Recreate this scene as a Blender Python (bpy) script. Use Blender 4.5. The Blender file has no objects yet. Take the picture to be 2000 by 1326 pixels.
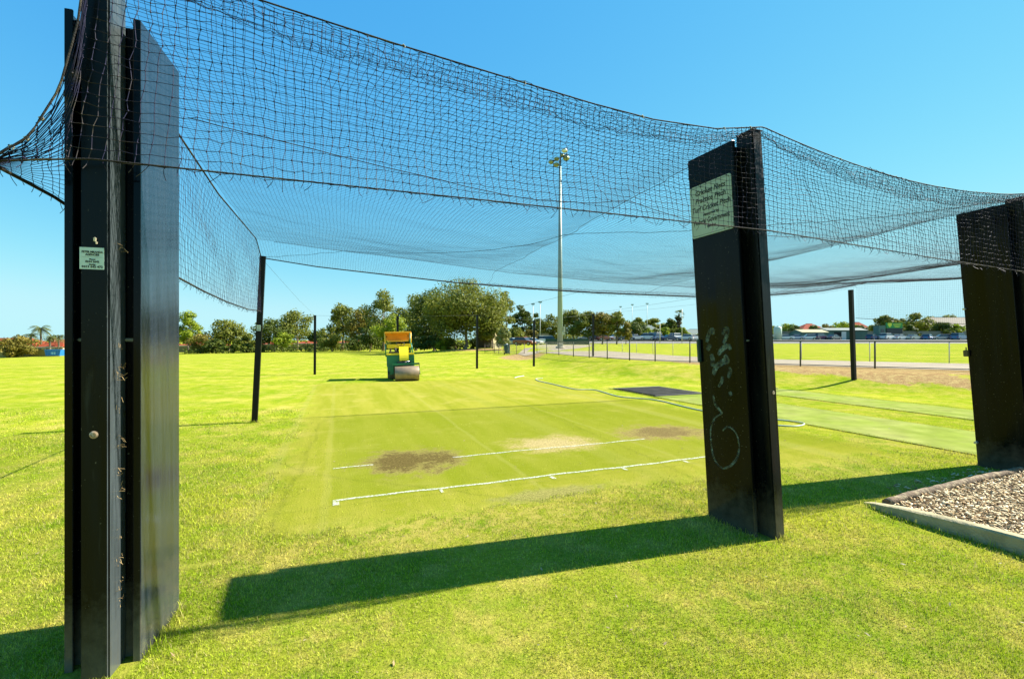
import bpy, bmesh, math, random
import numpy as np
from mathutils import Matrix, Vector

random.seed(7)
rng = np.random.default_rng(7)
S = bpy.context.scene
COL = S.collection
R = math.radians
PI = math.pi

# ------------------------------------------------------------------ camera, sky, sun, exposure
CAM_H = 1.6
cam_d = bpy.data.cameras.new('camera')
cam_d.lens = 16.0
cam_d.sensor_width = 36.0
cam_d.clip_start = 0.05
cam_d.clip_end = 4000.0
cam = bpy.data.objects.new('camera', cam_d)
COL.objects.link(cam)
cam.location = (0, 0, CAM_H)
cam.rotation_euler = (R(90), 0, 0)
S.camera = cam

SUN_DIR = Vector((0.955, 0.285, 0.0)).normalized()      # horizontal direction towards the sun
SUN_EL = R(41.3)
W = bpy.data.worlds.new('World')
S.world = W
W.use_nodes = True
wn = W.node_tree.nodes
wl = W.node_tree.links
bg = wn['Background']
sky = wn.new('ShaderNodeTexSky')
sky.sky_type = 'NISHITA'
sky.sun_disc = False
sky.sun_elevation = SUN_EL
sky.sun_rotation = math.atan2(SUN_DIR.x, SUN_DIR.y)
sky.altitude = 50
sky.air_density = 1.0
sky.dust_density = 0.0
sky.ozone_density = 1.6
# the photograph's saturated cyan sky: one even tone curve per channel over the whole sky
EXPO = 1.5
SKY_STR = 0.1
sep = wn.new('ShaderNodeSeparateColor'); cmb = wn.new('ShaderNodeCombineColor')
wl.new(sky.outputs[0], sep.inputs[0])
for ch, (gam, gain, top) in enumerate(((1.15, 0.76, 0.54), (0.59, 0.99, 0.92), (0.22, 1.06, 1.02))):
    def mth(op, a, b_, c=None):
        n = wn.new('ShaderNodeMath'); n.operation = op
        wl.new(a, n.inputs[0]); n.inputs[1].default_value = b_
        if c is not None: n.inputs[2].default_value = c
        return n.outputs[0]
    q = mth('MULTIPLY', sep.outputs[ch], 0.143)
    q = mth('POWER', q, gam)
    q = mth('MULTIPLY', q, gain)
    q = mth('SMOOTH_MIN', q, top, 0.25)
    q = mth('MULTIPLY', q, 1 / (2 ** EXPO * SKY_STR))
    wl.new(q, cmb.inputs[ch])
wl.new(cmb.outputs[0], bg.inputs['Color'])
bg.inputs['Strength'].default_value = SKY_STR

sun_d = bpy.data.lights.new('sun', 'SUN')
sun_d.energy = 5.0
sun_d.angle = R(0.53)
sun_d.color = (1.0, 0.95, 0.86)
sun = bpy.data.objects.new('sun', sun_d)
COL.objects.link(sun)
sdir = Vector((SUN_DIR.x * math.cos(SUN_EL), SUN_DIR.y * math.cos(SUN_EL), math.sin(SUN_EL)))
sun.rotation_euler = sdir.to_track_quat('Z', 'Y').to_euler()

S.view_settings.view_transform = 'Standard'
S.view_settings.look = 'None'
S.view_settings.exposure = EXPO
S.view_settings.gamma = 1.0
S.view_settings.use_curve_mapping = False
S.cycles.use_denoising = True
S.cycles.max_bounces = 6
S.cycles.transparent_max_bounces = 12
S.cycles.caustics_reflective = False
S.cycles.caustics_refractive = False

# ------------------------------------------------------------------ helpers
F = 888.9                                   # focal length in pixels of the 2000 px photograph
UX, UY = math.cos(R(20.9)), math.sin(R(20.9))
def uv2w(u, v, z=0.0):                      # cage frame (u across the bays, v down the pitch) -> world
    return (u * UX - v * UY, u * UY + v * UX, z)
def at(px, py, D):                          # real place of something seen at a pixel, D metres off
    return ((px - 1000) / F * D, D, CAM_H - (py - 663.5) / F * D)

def smooth(a, b, x):
    t = np.clip((np.asarray(x, float) - a) / (b - a), 0, 1)
    return t * t * (3 - 2 * t)

def tag(o, label=None, cat=None, group=None, kind=None):
    if label: o['label'] = label
    if cat: o['category'] = cat
    if group: o['group'] = group
    if kind or cat: o['kind'] = kind or 'thing'
    return o

def empty(name, loc=(0, 0, 0), rz=0.0):
    o = bpy.data.objects.new(name, None)
    o.empty_display_size = 0.2
    COL.objects.link(o)
    o.location = loc
    o.rotation_euler = (0, 0, rz)
    return o

def link_mesh(name, me, mat, parent=None, smooth_shade=False):
    if mat is not None and len(me.materials) == 0:
        me.materials.append(mat)
    if smooth_shade:
        me.polygons.foreach_set('use_smooth', np.ones(len(me.polygons), bool))
    o = bpy.data.objects.new(name, me)
    COL.objects.link(o)
    if parent is not None:
        o.parent = parent
    return o

def np_mesh(name, verts, faces):
    """verts (n,3), faces (m,k) arrays -> mesh, fast"""
    verts = np.asarray(verts, np.float32)
    faces = np.asarray(faces, np.int32)
    me = bpy.data.meshes.new(name)
    me.vertices.add(len(verts))
    me.vertices.foreach_set('co', verts.ravel())
    m, k = faces.shape
    me.loops.add(m * k)
    me.loops.foreach_set('vertex_index', faces.ravel())
    me.polygons.add(m)
    me.polygons.foreach_set('loop_start', np.arange(0, m * k, k, dtype=np.int32))
    me.update(calc_edges=True)
    return me

class MB:
    """collects solids into one mesh"""
    def __init__(s):
        s.bm = bmesh.new()
    def box(s, x0, x1, y0, y1, z0, z1, bev=0.0):
        r = bmesh.ops.create_cube(s.bm, size=1.0)
        for v in r['verts']:
            v.co = ((x0 + x1) / 2 + v.co.x * (x1 - x0), (y0 + y1) / 2 + v.co.y * (y1 - y0), (z0 + z1) / 2 + v.co.z * (z1 - z0))
        if bev > 0:
            es = list({e for v in r['verts'] for e in v.link_edges})
            bmesh.ops.bevel(s.bm, geom=es, offset=bev, segments=2, affect='EDGES', clamp_overlap=True)
        return s
    def prism(s, pts, axis, a0, a1):
        """polygon pts extruded along axis (0,1,2) from a0 to a1"""
        def mk(p, a):
            if axis == 0: return (a, p[0], p[1])
            if axis == 1: return (p[0], a, p[1])
            return (p[0], p[1], a)
        A = [s.bm.verts.new(mk(p, a0)) for p in pts]
        B = [s.bm.verts.new(mk(p, a1)) for p in pts]
        n = len(pts)
        s.bm.faces.new(A); s.bm.faces.new(list(reversed(B)))
        for i in range(n):
            s.bm.faces.new((A[i], B[i], B[(i + 1) % n], A[(i + 1) % n]))
        return s
    def tube(s, pts, rad, seg=8, caps=True):
        pts = [Vector(p) for p in pts]
        n = len(pts)
        if not hasattr(rad, '__len__'): rad = [rad] * n
        rings = []
        for i, p in enumerate(pts):
            d = (pts[min(i + 1, n - 1)] - pts[max(i - 1, 0)])
            d = d.normalized() if d.length > 1e-9 else Vector((0, 0, 1))
            a = Vector((0, 0, 1)) if abs(d.z) < 0.9 else Vector((1, 0, 0))
            e1 = d.cross(a).normalized(); e2 = d.cross(e1).normalized()
            rings.append([s.bm.verts.new(p + (e1 * math.cos(2 * PI * k / seg) + e2 * math.sin(2 * PI * k / seg)) * rad[i]) for k in range(seg)])
        for i in range(n - 1):
            for k in range(seg):
                f = s.bm.faces.new((rings[i][k], rings[i][(k + 1) % seg], rings[i + 1][(k + 1) % seg], rings[i + 1][k]))
                f.smooth = True
        if caps:
            s.bm.faces.new(list(reversed(rings[0]))); s.bm.faces.new(rings[-1])
        return s
    def cyl(s, c, rad, h, seg=24, axis=2):
        c = Vector(c); d = [Vector((1, 0, 0)), Vector((0, 1, 0)), Vector((0, 0, 1))][axis]
        return s.tube([c - d * h / 2, c + d * h / 2], rad, seg)
    def poly(s, pts):
        s.bm.faces.new([s.bm.verts.new(p) for p in pts]); return s
    def sphere(s, c, r, sub=2, sc=(1, 1, 1)):
        q = bmesh.ops.create_icosphere(s.bm, subdivisions=sub, radius=r)
        for v in q['verts']:
            v.co = Vector((v.co.x * sc[0], v.co.y * sc[1], v.co.z * sc[2])) + Vector(c)
        for f in {f for v in q['verts'] for f in v.link_faces}: f.smooth = True
        return s
    def build(s, name, mat, parent=None):
        bmesh.ops.recalc_face_normals(s.bm, faces=s.bm.faces)
        me = bpy.data.meshes.new(name)
        s.bm.to_mesh(me); s.bm.free()
        return link_mesh(name, me, mat, parent)

def copy_tree(o, parent=None):
    c = o.copy(); COL.objects.link(c); c.parent = parent
    for ch in list(o.children):
        copy_tree(ch, c)
    return c

# ------------------------------------------------------------------ materials
MATS = {}
def nd(nt, t, **kw):
    n = nt.nodes.new(t)
    for k, v in kw.items():
        setattr(n, k, v)
    return n
def mat(name, col, rough=0.6, metal=0.0, spec=0.5, var=0.0, vscale=3.0, col2=None, c2scale=1.0, c2lo=0.5, c2hi=0.7, bump=0.0, bscale=30.0, stretch=None, coat=0.0, rvar=0.0):
    """procedural surface: base colour, soft value variation, a second colour in patches, bump"""
    if name in MATS: return MATS[name]
    m = bpy.data.materials.new(name); m.use_nodes = True
    nt = m.node_tree; L = nt.links
    b = nt.nodes['Principled BSDF']
    b.inputs['Roughness'].default_value = rough
    b.inputs['Metallic'].default_value = metal
    b.inputs['Specular IOR Level'].default_value = spec
    b.inputs['Coat Weight'].default_value = coat
    tc = nd(nt, 'ShaderNodeTexCoord')
    src = tc.outputs['Object']
    if stretch:
        mp = nd(nt, 'ShaderNodeMapping'); mp.inputs['Scale'].default_value = stretch
        L.new(src, mp.inputs['Vector']); src = mp.outputs[0]
    rgb = nd(nt, 'ShaderNodeRGB'); rgb.outputs[0].default_value = (*col, 1)
    out = rgb.outputs[0]
    if col2 is not None:
        n2 = nd(nt, 'ShaderNodeTexNoise'); n2.inputs['Scale'].default_value = c2scale; n2.inputs['Detail'].default_value = 6
        L.new(src, n2.inputs['Vector'])
        mr = nd(nt, 'ShaderNodeMapRange'); mr.inputs['From Min'].default_value = c2lo; mr.inputs['From Max'].default_value = c2hi
        L.new(n2.outputs['Fac'], mr.inputs['Value'])
        mx = nd(nt, 'ShaderNodeMix', data_type='RGBA')
        L.new(mr.outputs[0], mx.inputs['Factor']); L.new(out, mx.inputs['A']); mx.inputs['B'].default_value = (*col2, 1)
        out = mx.outputs['Result']
    if var > 0 or rvar > 0:
        n1 = nd(nt, 'ShaderNodeTexNoise'); n1.inputs['Scale'].default_value = vscale; n1.inputs['Detail'].default_value = 5
        L.new(src, n1.inputs['Vector'])
        if var > 0:
            m1 = nd(nt, 'ShaderNodeMapRange'); m1.inputs['From Min'].default_value = 0.25; m1.inputs['From Max'].default_value = 0.75
            m1.inputs['To Min'].default_value = 1 - var; m1.inputs['To Max'].default_value = 1 + var
            L.new(n1.outputs['Fac'], m1.inputs['Value'])
            vm = nd(nt, 'ShaderNodeVectorMath', operation='SCALE')
            L.new(out, vm.inputs[0]); L.new(m1.outputs[0], vm.inputs['Scale']); out = vm.outputs[0]
        if rvar > 0:
            m2 = nd(nt, 'ShaderNodeMapRange'); m2.inputs['From Min'].default_value = 0.3; m2.inputs['From Max'].default_value = 0.7
            m2.inputs['To Min'].default_value = max(0.02, rough - rvar); m2.inputs['To Max'].default_value = min(1, rough + rvar)
            L.new(n1.outputs['Fac'], m2.inputs['Value']); L.new(m2.outputs[0], b.inputs['Roughness'])
    L.new(out, b.inputs['Base Color'])
    if bump > 0:
        nb = nd(nt, 'ShaderNodeTexNoise'); nb.inputs['Scale'].default_value = bscale; nb.inputs['Detail'].default_value = 4
        L.new(src, nb.inputs['Vector'])
        bu = nd(nt, 'ShaderNodeBump'); bu.inputs['Strength'].default_value = bump; bu.inputs['Distance'].default_value = 0.02
        L.new(nb.outputs['Fac'], bu.inputs['Height']); L.new(bu.outputs[0], b.inputs['Normal'])
    MATS[name] = m
    return m

# lawn colour by world position, shared by the ground sheet and the grass blades
def lawn_group():
    g = bpy.data.node_groups.new('lawn_colour', 'ShaderNodeTree')
    g.interface.new_socket('Color', in_out='OUTPUT', socket_type='NodeSocketColor')
    g.interface.new_socket('Dry', in_out='OUTPUT', socket_type='NodeSocketFloat')
    L = g.links
    out = g.nodes.new('NodeGroupOutput')
    geo = g.nodes.new('ShaderNodeNewGeometry')
    mp = g.nodes.new('ShaderNodeMapping'); mp.inputs['Rotation'].default_value = (0, 0, R(-20.9))
    L.new(geo.outputs['Position'], mp.inputs['Vector'])
    def noise(sc, det, rough=0.5, vec=None):
        n = g.nodes.new('ShaderNodeTexNoise'); n.inputs['Scale'].default_value = sc; n.inputs['Detail'].default_value = det; n.inputs['Roughness'].default_value = rough
        L.new(vec or geo.outputs['Position'], n.inputs['Vector']); return n.outputs['Fac']
    def ramp(f, lo, hi, a=0.0, b=1.0):
        r = g.nodes.new('ShaderNodeMapRange'); r.inputs['From Min'].default_value = lo; r.inputs['From Max'].default_value = hi
        r.inputs['To Min'].default_value = a; r.inputs['To Max'].default_value = b
        L.new(f, r.inputs['Value']); return r.outputs[0]
    def mix(f, a, b):
        m = g.nodes.new('ShaderNodeMix'); m.data_type = 'RGBA'
        L.new(f, m.inputs['Factor'])
        for s, x in (('A', a), ('B', b)):
            if isinstance(x, tuple): m.inputs[s].default_value = (*x, 1)
            else: L.new(x, m.inputs[s])
        return m.outputs['Result']
    base = mix(ramp(noise(0.55, 5, 0.6), 0.36, 0.64), LAWN_G, LAWN_Y)
    st = g.nodes.new('ShaderNodeMapping'); st.inputs['Rotation'].default_value = (0, 0, R(70)); st.inputs['Scale'].default_value = (0.16, 1.3, 1)
    L.new(geo.outputs['Position'], st.inputs['Vector'])
    base = mix(ramp(noise(0.5, 4, 0.55, st.outputs[0]), 0.42, 0.68, 0, 0.55), base, LAWN_D)
    dry = ramp(noise(0.8, 8, 0.70), 0.50, 0.68)
    base = mix(dry, base, LAWN_S)
    base = mix(ramp(noise(2.6, 8, 0.78), 0.48, 0.66, 0, 0.85), base, LAWN_S)
    base = mix(ramp(noise(1.7, 8, 0.76), 0.50, 0.66, 0, 0.85), base, LAWN_D)
    fine = ramp(noise(38.0, 3, 0.6), 0.25, 0.75, 0.66, 1.34)
    sc = g.nodes.new('ShaderNodeVectorMath'); sc.operation = 'SCALE'
    L.new(base, sc.inputs[0]); L.new(fine, sc.inputs['Scale'])
    L.new(sc.outputs[0], out.inputs['Color']); L.new(dry, out.inputs['Dry'])
    return g
LAWN_G = (0.199, 0.255, 0.011)
LAWN_Y = (0.314, 0.317, 0.026)
LAWN_D = (0.123, 0.214, 0.005)
LAWN_S = (0.398, 0.331, 0.070)
LAWN = lawn_group()

# ------------------------------------------------------------------ ground
FENCE = np.array([(30, 6.5), (22, 11.6), (18, 14.3), (15.6, 15.9), (13.67, 17.3), (11.85, 18.7), (9.6, 20.5), (7.9, 21.9), (7.0, 22.9), (6.2, 24.0), (5.4, 25.8), (4.8, 28.3), (4.2, 31.1), (3.6, 35.0), (2.96, 38.9), (2.3, 42.5)])
def fence_dist(X, Y):
    """signed distance to the boundary fence, positive on the camera's side"""
    X = np.asarray(X, float); Y = np.asarray(Y, float)
    best = np.full(X.shape, 1e9); sgn = np.ones(X.shape)
    P = np.vstack([[60, -12], FENCE, [-1.0, 62.0]])
    for (x0, y0), (x1, y1) in zip(P[:-1], P[1:]):
        dx, dy = x1 - x0, y1 - y0
        t = np.clip(((X - x0) * dx + (Y - y0) * dy) / (dx * dx + dy * dy), 0, 1)
        d = np.hypot(X - x0 - t * dx, Y - y0 - t * dy)
        s = np.where(dx * (Y - y0) - dy * (X - x0) > 0, 1.0, -1.0)
        m = d < best
        best = np.where(m, d, best); sgn = np.where(m, s, sgn)
    return best * sgn

def gz(X, Y):
    X = np.asarray(X, float); Y = np.asarray(Y, float)
    Ys = np.maximum(Y, 1.0)
    a = X / Ys
    far = np.interp(a, [-1.3, -1.1, -0.65, -0.35, -0.1, 0.02, 0.12], [-3.6, -3.1, -1.95, -1.15, -0.35, 0.0, 0.0])
    z = far * smooth(14, 125, Y)
    fd = fence_dist(X, Y)
    right = smooth(-0.08, 0.10, a)
    z = z + 0.50 * smooth(5.2, 1.6, fd) * smooth(2.5, 7.0, X + 0.1 * np.maximum(Y - 14, 0)) * (Y > 0) * smooth(6.0, 12.0, Y)
    z = z + 0.95 * smooth(104, 119, Y) * smooth(0.05, 0.2, a)
    z = z + 0.55 * np.exp(-(((X + 5.0) / 7.0) ** 2 + ((Y - 60) / 7.0) ** 2))
    return z

def axis_pts(segs):
    out = []
    for a, b, st in segs:
        out += list(np.arange(a, b, st))
    out.append(segs[-1][1])
    return np.array(out)
gx = axis_pts([(-1500, -300, 150), (-300, -120, 20), (-120, -40, 4), (-40, -12, 1.0), (-12, 22, 0.33), (22, 60, 1.5), (60, 160, 5), (160, 300, 20), (300, 1500, 150)])
gy = axis_pts([(-300, -40, 40), (-40, 0, 4), (0, 28, 0.33), (28, 70, 1.0), (70, 140, 2.0), (140, 300, 15), (300, 1800, 150)])
GX, GY = np.meshgrid(gx, gy)
GZ = gz(GX, GY)
nx, ny = len(gx), len(gy)
ii = np.arange(nx * ny).reshape(ny, nx)
gfaces = np.stack([ii[:-1, :-1], ii[:-1, 1:], ii[1:, 1:], ii[1:, :-1]], -1).reshape(-1, 4)
g_me = np_mesh('ground', np.stack([GX, GY, GZ], -1).reshape(-1, 3), gfaces)
fd = fence_dist(GX, GY)
dirt = 1.2 * smooth(4.6, 1.4, fd + 0.7 * np.sin(GX * 1.7 + GY * 0.6) + 0.4 * np.sin(GX * 4.1)) * (fd > -1.5) * smooth(6.0, 10.0, GX + 0.0 * GY) * smooth(40, 30, GY)
dirt = np.maximum(dirt, smooth(3.2, 1.2, np.hypot((GX - 0.9) * 1.0, (GY - 41.0) * 0.33)) * 0.85)
dirt = np.maximum(dirt, 0.9 * np.exp(-(((GX + 4.5) / 6.0) ** 2 + ((GY - 57) / 3.0) ** 2)))
tu, tv = GX * UX + GY * UY, -GX * UY + GY * UX
thatch = smooth(9.5, 4.0, GY) * (1 - smooth(-1.0, -0.4, tu) * smooth(7.7, 7.1, tu) * smooth(3.8, 4.5, tv))
at_t = g_me.attributes.new('thatch', 'FLOAT', 'POINT'); at_t.data.foreach_set('value', thatch.ravel().astype(np.float32))
at_d = g_me.attributes.new('dirt', 'FLOAT', 'POINT'); at_d.data.foreach_set('value', dirt.ravel().astype(np.float32))

def ground_material():
    m = bpy.data.materials.new('lawn_ground'); m.use_nodes = True
    nt = m.node_tree; L = nt.links; b = nt.nodes['Principled BSDF']
    b.inputs['Roughness'].default_value = 1.0; b.inputs['Specular IOR Level'].default_value = 0.0
    geo = nd(nt, 'ShaderNodeNewGeometry')
    mp = nd(nt, 'ShaderNodeMapping'); mp.inputs['Rotation'].default_value = (0, 0, R(-20.9)); L.new(geo.outputs['Position'], mp.inputs['Vector'])
    sx = nd(nt, 'ShaderNodeSeparateXYZ'); L.new(mp.outputs[0], sx.inputs[0])
    U, V = sx.outputs['X'], sx.outputs['Y']
    def M(op, a, b_=None, c=None):
        n = nd(nt, 'ShaderNodeMath', operation=op)
        for i, x in enumerate((a, b_, c)):
            if x is None: continue
            if isinstance(x, (int, float)): n.inputs[i].default_value = x
            else: L.new(x, n.inputs[i])
        return n.outputs[0]
    def rng_(f, lo, hi, a=0.0, b2=1.0):
        r = nd(nt, 'ShaderNodeMapRange'); r.interpolation_type = 'SMOOTHSTEP'
        for k, x in (('From Min', lo), ('From Max', hi), ('To Min', a), ('To Max', b2)): r.inputs[k].default_value = x
        L.new(f, r.inputs['Value']); return r.outputs[0]
    def noise(sc, det, rough=0.5, vec=None):
        n = nd(nt, 'ShaderNodeTexNoise'); n.inputs['Scale'].default_value = sc; n.inputs['Detail'].default_value = det; n.inputs['Roughness'].default_value = rough
        L.new(vec or mp.outputs[0], n.inputs['Vector']); return n.outputs['Fac']
    def mix(f, a, b2):
        x = nd(nt, 'ShaderNodeMix', data_type='RGBA')
        if isinstance(f, float): x.inputs['Factor'].default_value = f
        else: L.new(f, x.inputs['Factor'])
        for s, q in (('A', a), ('B', b2)):
            if isinstance(q, tuple): x.inputs[s].default_value = (*q, 1)
            else: L.new(q, x.inputs[s])
        return x.outputs['Result']
    lg = nd(nt, 'ShaderNodeGroup'); lg.node_tree = LAWN
    col = lg.outputs['Color']
    wob = noise(1.6, 4, 0.6)
    wob2 = noise(7.0, 5, 0.65)
    jit = M('MULTIPLY', M('SUBTRACT', wob, 0.5), 0.9)
    Uj = M('ADD', U, jit); Vj = M('ADD', V, jit)
    # close-mown turf table
    tbl = M('MULTIPLY', M('MULTIPLY', rng_(Uj, -0.9, -0.45), rng_(Uj, 7.6, 7.2)), M('MULTIPLY', rng_(Vj, 3.85, 4.5), rng_(Vj, 18.5, 17.0)))
    st = nd(nt, 'ShaderNodeMapping'); st.inputs['Scale'].default_value = (1.0, 0.12, 1.0); L.new(mp.outputs[0], st.inputs['Vector'])
    streak = noise(2.2, 6, 0.6, st.outputs[0])
    mown = mix(rng_(streak, 0.34, 0.66), TURF_A, TURF_B)
    mown = mix(rng_(noise(1.1, 6, 0.65), 0.50, 0.72, 0, 0.7), mown, TURF_C)
    mown = mix(rng_(wob2, 0.55, 0.75, 0, 0.35), mown, TURF_D)
    mown = mix(rng_(noise(9.0, 8, 0.78), 0.50, 0.72, 0, 0.5), mown, TURF_C)
    # darker block near the stumps
    blk = M('MULTIPLY', M('MULTIPLY', rng_(U, -0.15, 0.0), rng_(V, 10.3, 9.6)), rng_(V, 4.7, 4.9))
    mown = mix(M('MULTIPLY', blk, 0.45), mown, TURF_D)
    col = mix(tbl, col, mown)
    def band(c, w, lo=3.9, hi=17.5):
        d = M('ABSOLUTE', M('SUBTRACT', M('ADD', U, M('MULTIPLY', jit, 0.12)), c))
        return M('MULTIPLY', rng_(d, w, w * 0.35), M('MULTIPLY', rng_(V, lo, lo + 0.4), rng_(V, hi, hi - 0.8)))
    for c, w, f in ((-0.74, 0.09, 0.32), (-0.12, 0.06, 0.26), (2.05, 0.05, 0.30), (4.3, 0.06, 0.25), (3.5, 0.25, 0.2), (6.4, 0.22, 0.35)):
        col = mix(M('MULTIPLY', band(c, w), f), col, TURF_S)
    # dry rim at the near end of the table
    rim = M('MULTIPLY', M('MULTIPLY', rng_(Vj, 3.2, 3.75), rng_(Vj, 4.35, 3.9)), M('MULTIPLY', rng_(Uj, -1.4, -0.2), rng_(Uj, 3.4, 2.4)))
    col = mix(M('MULTIPLY', M('MULTIPLY', rim, rng_(wob2, 0.38, 0.6)), 0.8), col, LAWN_S)
    def ell(u0, v0, a, bb, k=1.7):
        x = M('DIVIDE', M('SUBTRACT', U, u0), a); y = M('DIVIDE', M('SUBTRACT', V, v0), bb)
        d = M('SQRT', M('ADD', M('MULTIPLY', x, x), M('MULTIPLY', y, y)))
        d = M('ADD', d, M('MULTIPLY', M('SUBTRACT', noise(11.0, 7, 0.75), 0.5), k))
        return M('ADD', d, M('MULTIPLY', M('SUBTRACT', noise(2.4, 5, 0.65), 0.5), 2.2))
    grain = rng_(noise(34.0, 6, 0.8), 0.3, 0.7, 0.5, 1.5)
    def scaled(c):
        v = nd(nt, 'ShaderNodeVectorMath', operation='SCALE'); v.inputs[0].default_value = c; L.new(grain, v.inputs['Scale']); return v.outputs[0]
    for (u0, v0, a, bb, core, halo, cw) in ((0.90, 6.10, 0.60, 0.56, (0.110, 0.080, 0.026), (0.23, 0.185, 0.060), 0.9),
                                            (3.10, 6.32, 0.66, 0.48, (0.40, 0.31, 0.14), (0.32, 0.27, 0.075), 0.8),
                                            (5.25, 6.45, 0.78, 0.50, (0.155, 0.112, 0.044), (0.27, 0.205, 0.075), 0.8),
                                            (2.05, 4.28, 0.55, 0.16, (0.26, 0.23, 0.07), (0.24, 0.23, 0.06), 0.6)):
        d = ell(u0, v0, a, bb)
        col = mix(M('MULTIPLY', rng_(d, 1.45, 0.75), 0.85), col, scaled(halo))
        col = mix(M('MULTIPLY', rng_(d, 1.05, 0.45), cw), col, scaled(core))
    ta = nd(nt, 'ShaderNodeAttribute'); ta.attribute_name = 'thatch'
    col = mix(M('MULTIPLY', ta.outputs['Fac'], 0.30), col, mix(rng_(noise(14.0, 5, 0.7), 0.4, 0.6), (0.10, 0.10, 0.02), (0.22, 0.17, 0.05)))
    # bare brown earth along the fence foot
    da = nd(nt, 'ShaderNodeAttribute'); da.attribute_name = 'dirt'
    df = M('ADD', da.outputs['Fac'], M('MULTIPLY', M('SUBTRACT', wob2, 0.5), 1.1))
    dcol = mix(rng_(noise(5.0, 6, 0.7), 0.4, 0.65), scaled((0.27, 0.17, 0.075)), scaled((0.36, 0.27, 0.11)))
    col = mix(rng_(df, 0.45, 0.7), col, dcol)
    L.new(col, b.inputs['Base Color'])
    nb = noise(55.0, 4, 0.7)
    bu = nd(nt, 'ShaderNodeBump'); bu.inputs['Strength'].default_value = 0.55; bu.inputs['Distance'].default_value = 0.03
    L.new(nb, bu.inputs['Height']); L.new(bu.outputs[0], b.inputs['Normal'])
    return m
TURF_A = (0.213, 0.226, 0.018)
TURF_B = (0.275, 0.264, 0.033)
TURF_C = (0.345, 0.297, 0.066)
TURF_D = (0.157, 0.195, 0.010)
TURF_S = (0.300, 0.285, 0.065)
ground = link_mesh('ground', g_me, ground_material(), None, True)
tag(ground, 'bright green mown lawn and turf pitch with worn patches', kind='structure')

def strip_sheet(name, pts_l, pts_r, dz, m, nsub=6, label=None):
    """a sheet laid on the ground between two polylines"""
    A = np.array(pts_l, float); B = np.array(pts_r, float)
    vs = []
    for k in range(nsub + 1):
        t = k / nsub
        P = A * (1 - t) + B * t
        vs.append(np.column_stack([P, gz(P[:, 0], P[:, 1]) + dz]))
    n = len(A)
    V = np.concatenate(vs)
    idx = np.arange(n * (nsub + 1)).reshape(nsub + 1, n)
    Fc = np.stack([idx[:-1, :-1], idx[:-1, 1:], idx[1:, 1:], idx[1:, :-1]], -1).reshape(-1, 4)
    o = link_mesh(name, np_mesh(name, V, Fc), m, None, True)
    tag(o, label, kind='structure')
    return o

# synthetic green pitches of the two right-hand bays
m_syn = mat('synthetic_turf', (0.225, 0.272, 0.048), 0.95, spec=0.0, var=0.20, vscale=3.0, col2=(0.285, 0.290, 0.09), c2scale=0.9, c2lo=0.42, c2hi=0.7, bump=0.3, bscale=120)
def uvline(u, v0, v1, n):
    return [uv2w(u, v)[:2] for v in np.linspace(v0, v1, n)]
strip_sheet('synthetic_pitch', uvline(8.22, 0.5, 12.8, 40), uvline(10.25, 0.5, 12.8, 40), 0.014, m_syn, 8, 'pale green synthetic pitch strip nearest the turf')
strip_sheet('synthetic_pitch', uvline(11.75, 0.5, 12.3, 40), uvline(13.35, 0.5, 12.3, 40), 0.014, m_syn, 8, 'pale green synthetic pitch strip nearest the fence')

# white crease lines
def crease(name, u0, u1, v, w, label):
    n = max(int((u1 - u0) / 0.05), 2)
    us = np.linspace(u0, u1, n)
    off = 0.012 * np.sin(us * 3.1) + 0.006 * np.sin(us * 11.0)
    ww = w * (1 + 0.12 * np.sin(us * 23.0) * np.sin(us * 7.7))
    A = [uv2w(u, v + o - q / 2)[:2] for u, o, q in zip(us, off, ww)]
    B = [uv2w(u, v + o + q / 2)[:2] for u, o, q in zip(us, off, ww)]
    return strip_sheet(name, A, B, 0.006, M_CHALK, 1, label)
def chalk():
    m = mat('chalk_paint', (0.62, 0.64, 0.50), 0.9, spec=0.2)
    nt = m.node_tree; L = nt.links; b = nt.nodes['Principled BSDF']; o = nt.nodes['Material Output']
    tr = nd(nt, 'ShaderNodeBsdfTransparent'); mx = nd(nt, 'ShaderNodeMixShader')
    geo = nd(nt, 'ShaderNodeNewGeometry')
    n = nd(nt, 'ShaderNodeTexNoise'); n.inputs['Scale'].default_value = 45; n.inputs['Detail'].default_value = 5; n.inputs['Roughness'].default_value = 0.75
    L.new(geo.outputs['Position'], n.inputs['Vector'])
    r = nd(nt, 'ShaderNodeMapRange'); r.inputs['From Min'].default_value = 0.36; r.inputs['From Max'].default_value = 0.62; r.inputs['To Max'].default_value = 0.88
    L.new(n.outputs['Fac'], r.inputs['Value']); L.new(r.outputs[0], mx.inputs['Fac'])
    L.new(tr.outputs[0], mx.inputs[1]); L.new(b.outputs[0], mx.inputs[2]); L.new(mx.outputs[0], o.inputs['Surface'])
    return m
M_CHALK = chalk()
crease('crease_line', -0.05, 6.0, 4.84, 0.045, 'long white bowling crease line nearest the camera')
crease('crease_line', -0.06, 0.42, 6.05, 0.036, 'short stub of white popping crease left of the dark worn patch')
crease('crease_line', 1.45, 4.60, 6.06, 0.040, 'white popping crease between the worn patches')
for k, (u, w) in enumerate(((-0.02, 0.06), (1.02, 0.03), (2.32, 0.05), (3.30, 0.04), (4.25, 0.04))):
    A = [uv2w(u - w / 2, v)[:2] for v in (4.70, 4.76, 4.80)]
    B = [uv2w(u + w / 2, v)[:2] for v in (4.70, 4.76, 4.80)]
    strip_sheet('crease_tick', A, B, 0.006, M_CHALK, 1, 'short white tick mark on the near side of the bowling crease')

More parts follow.
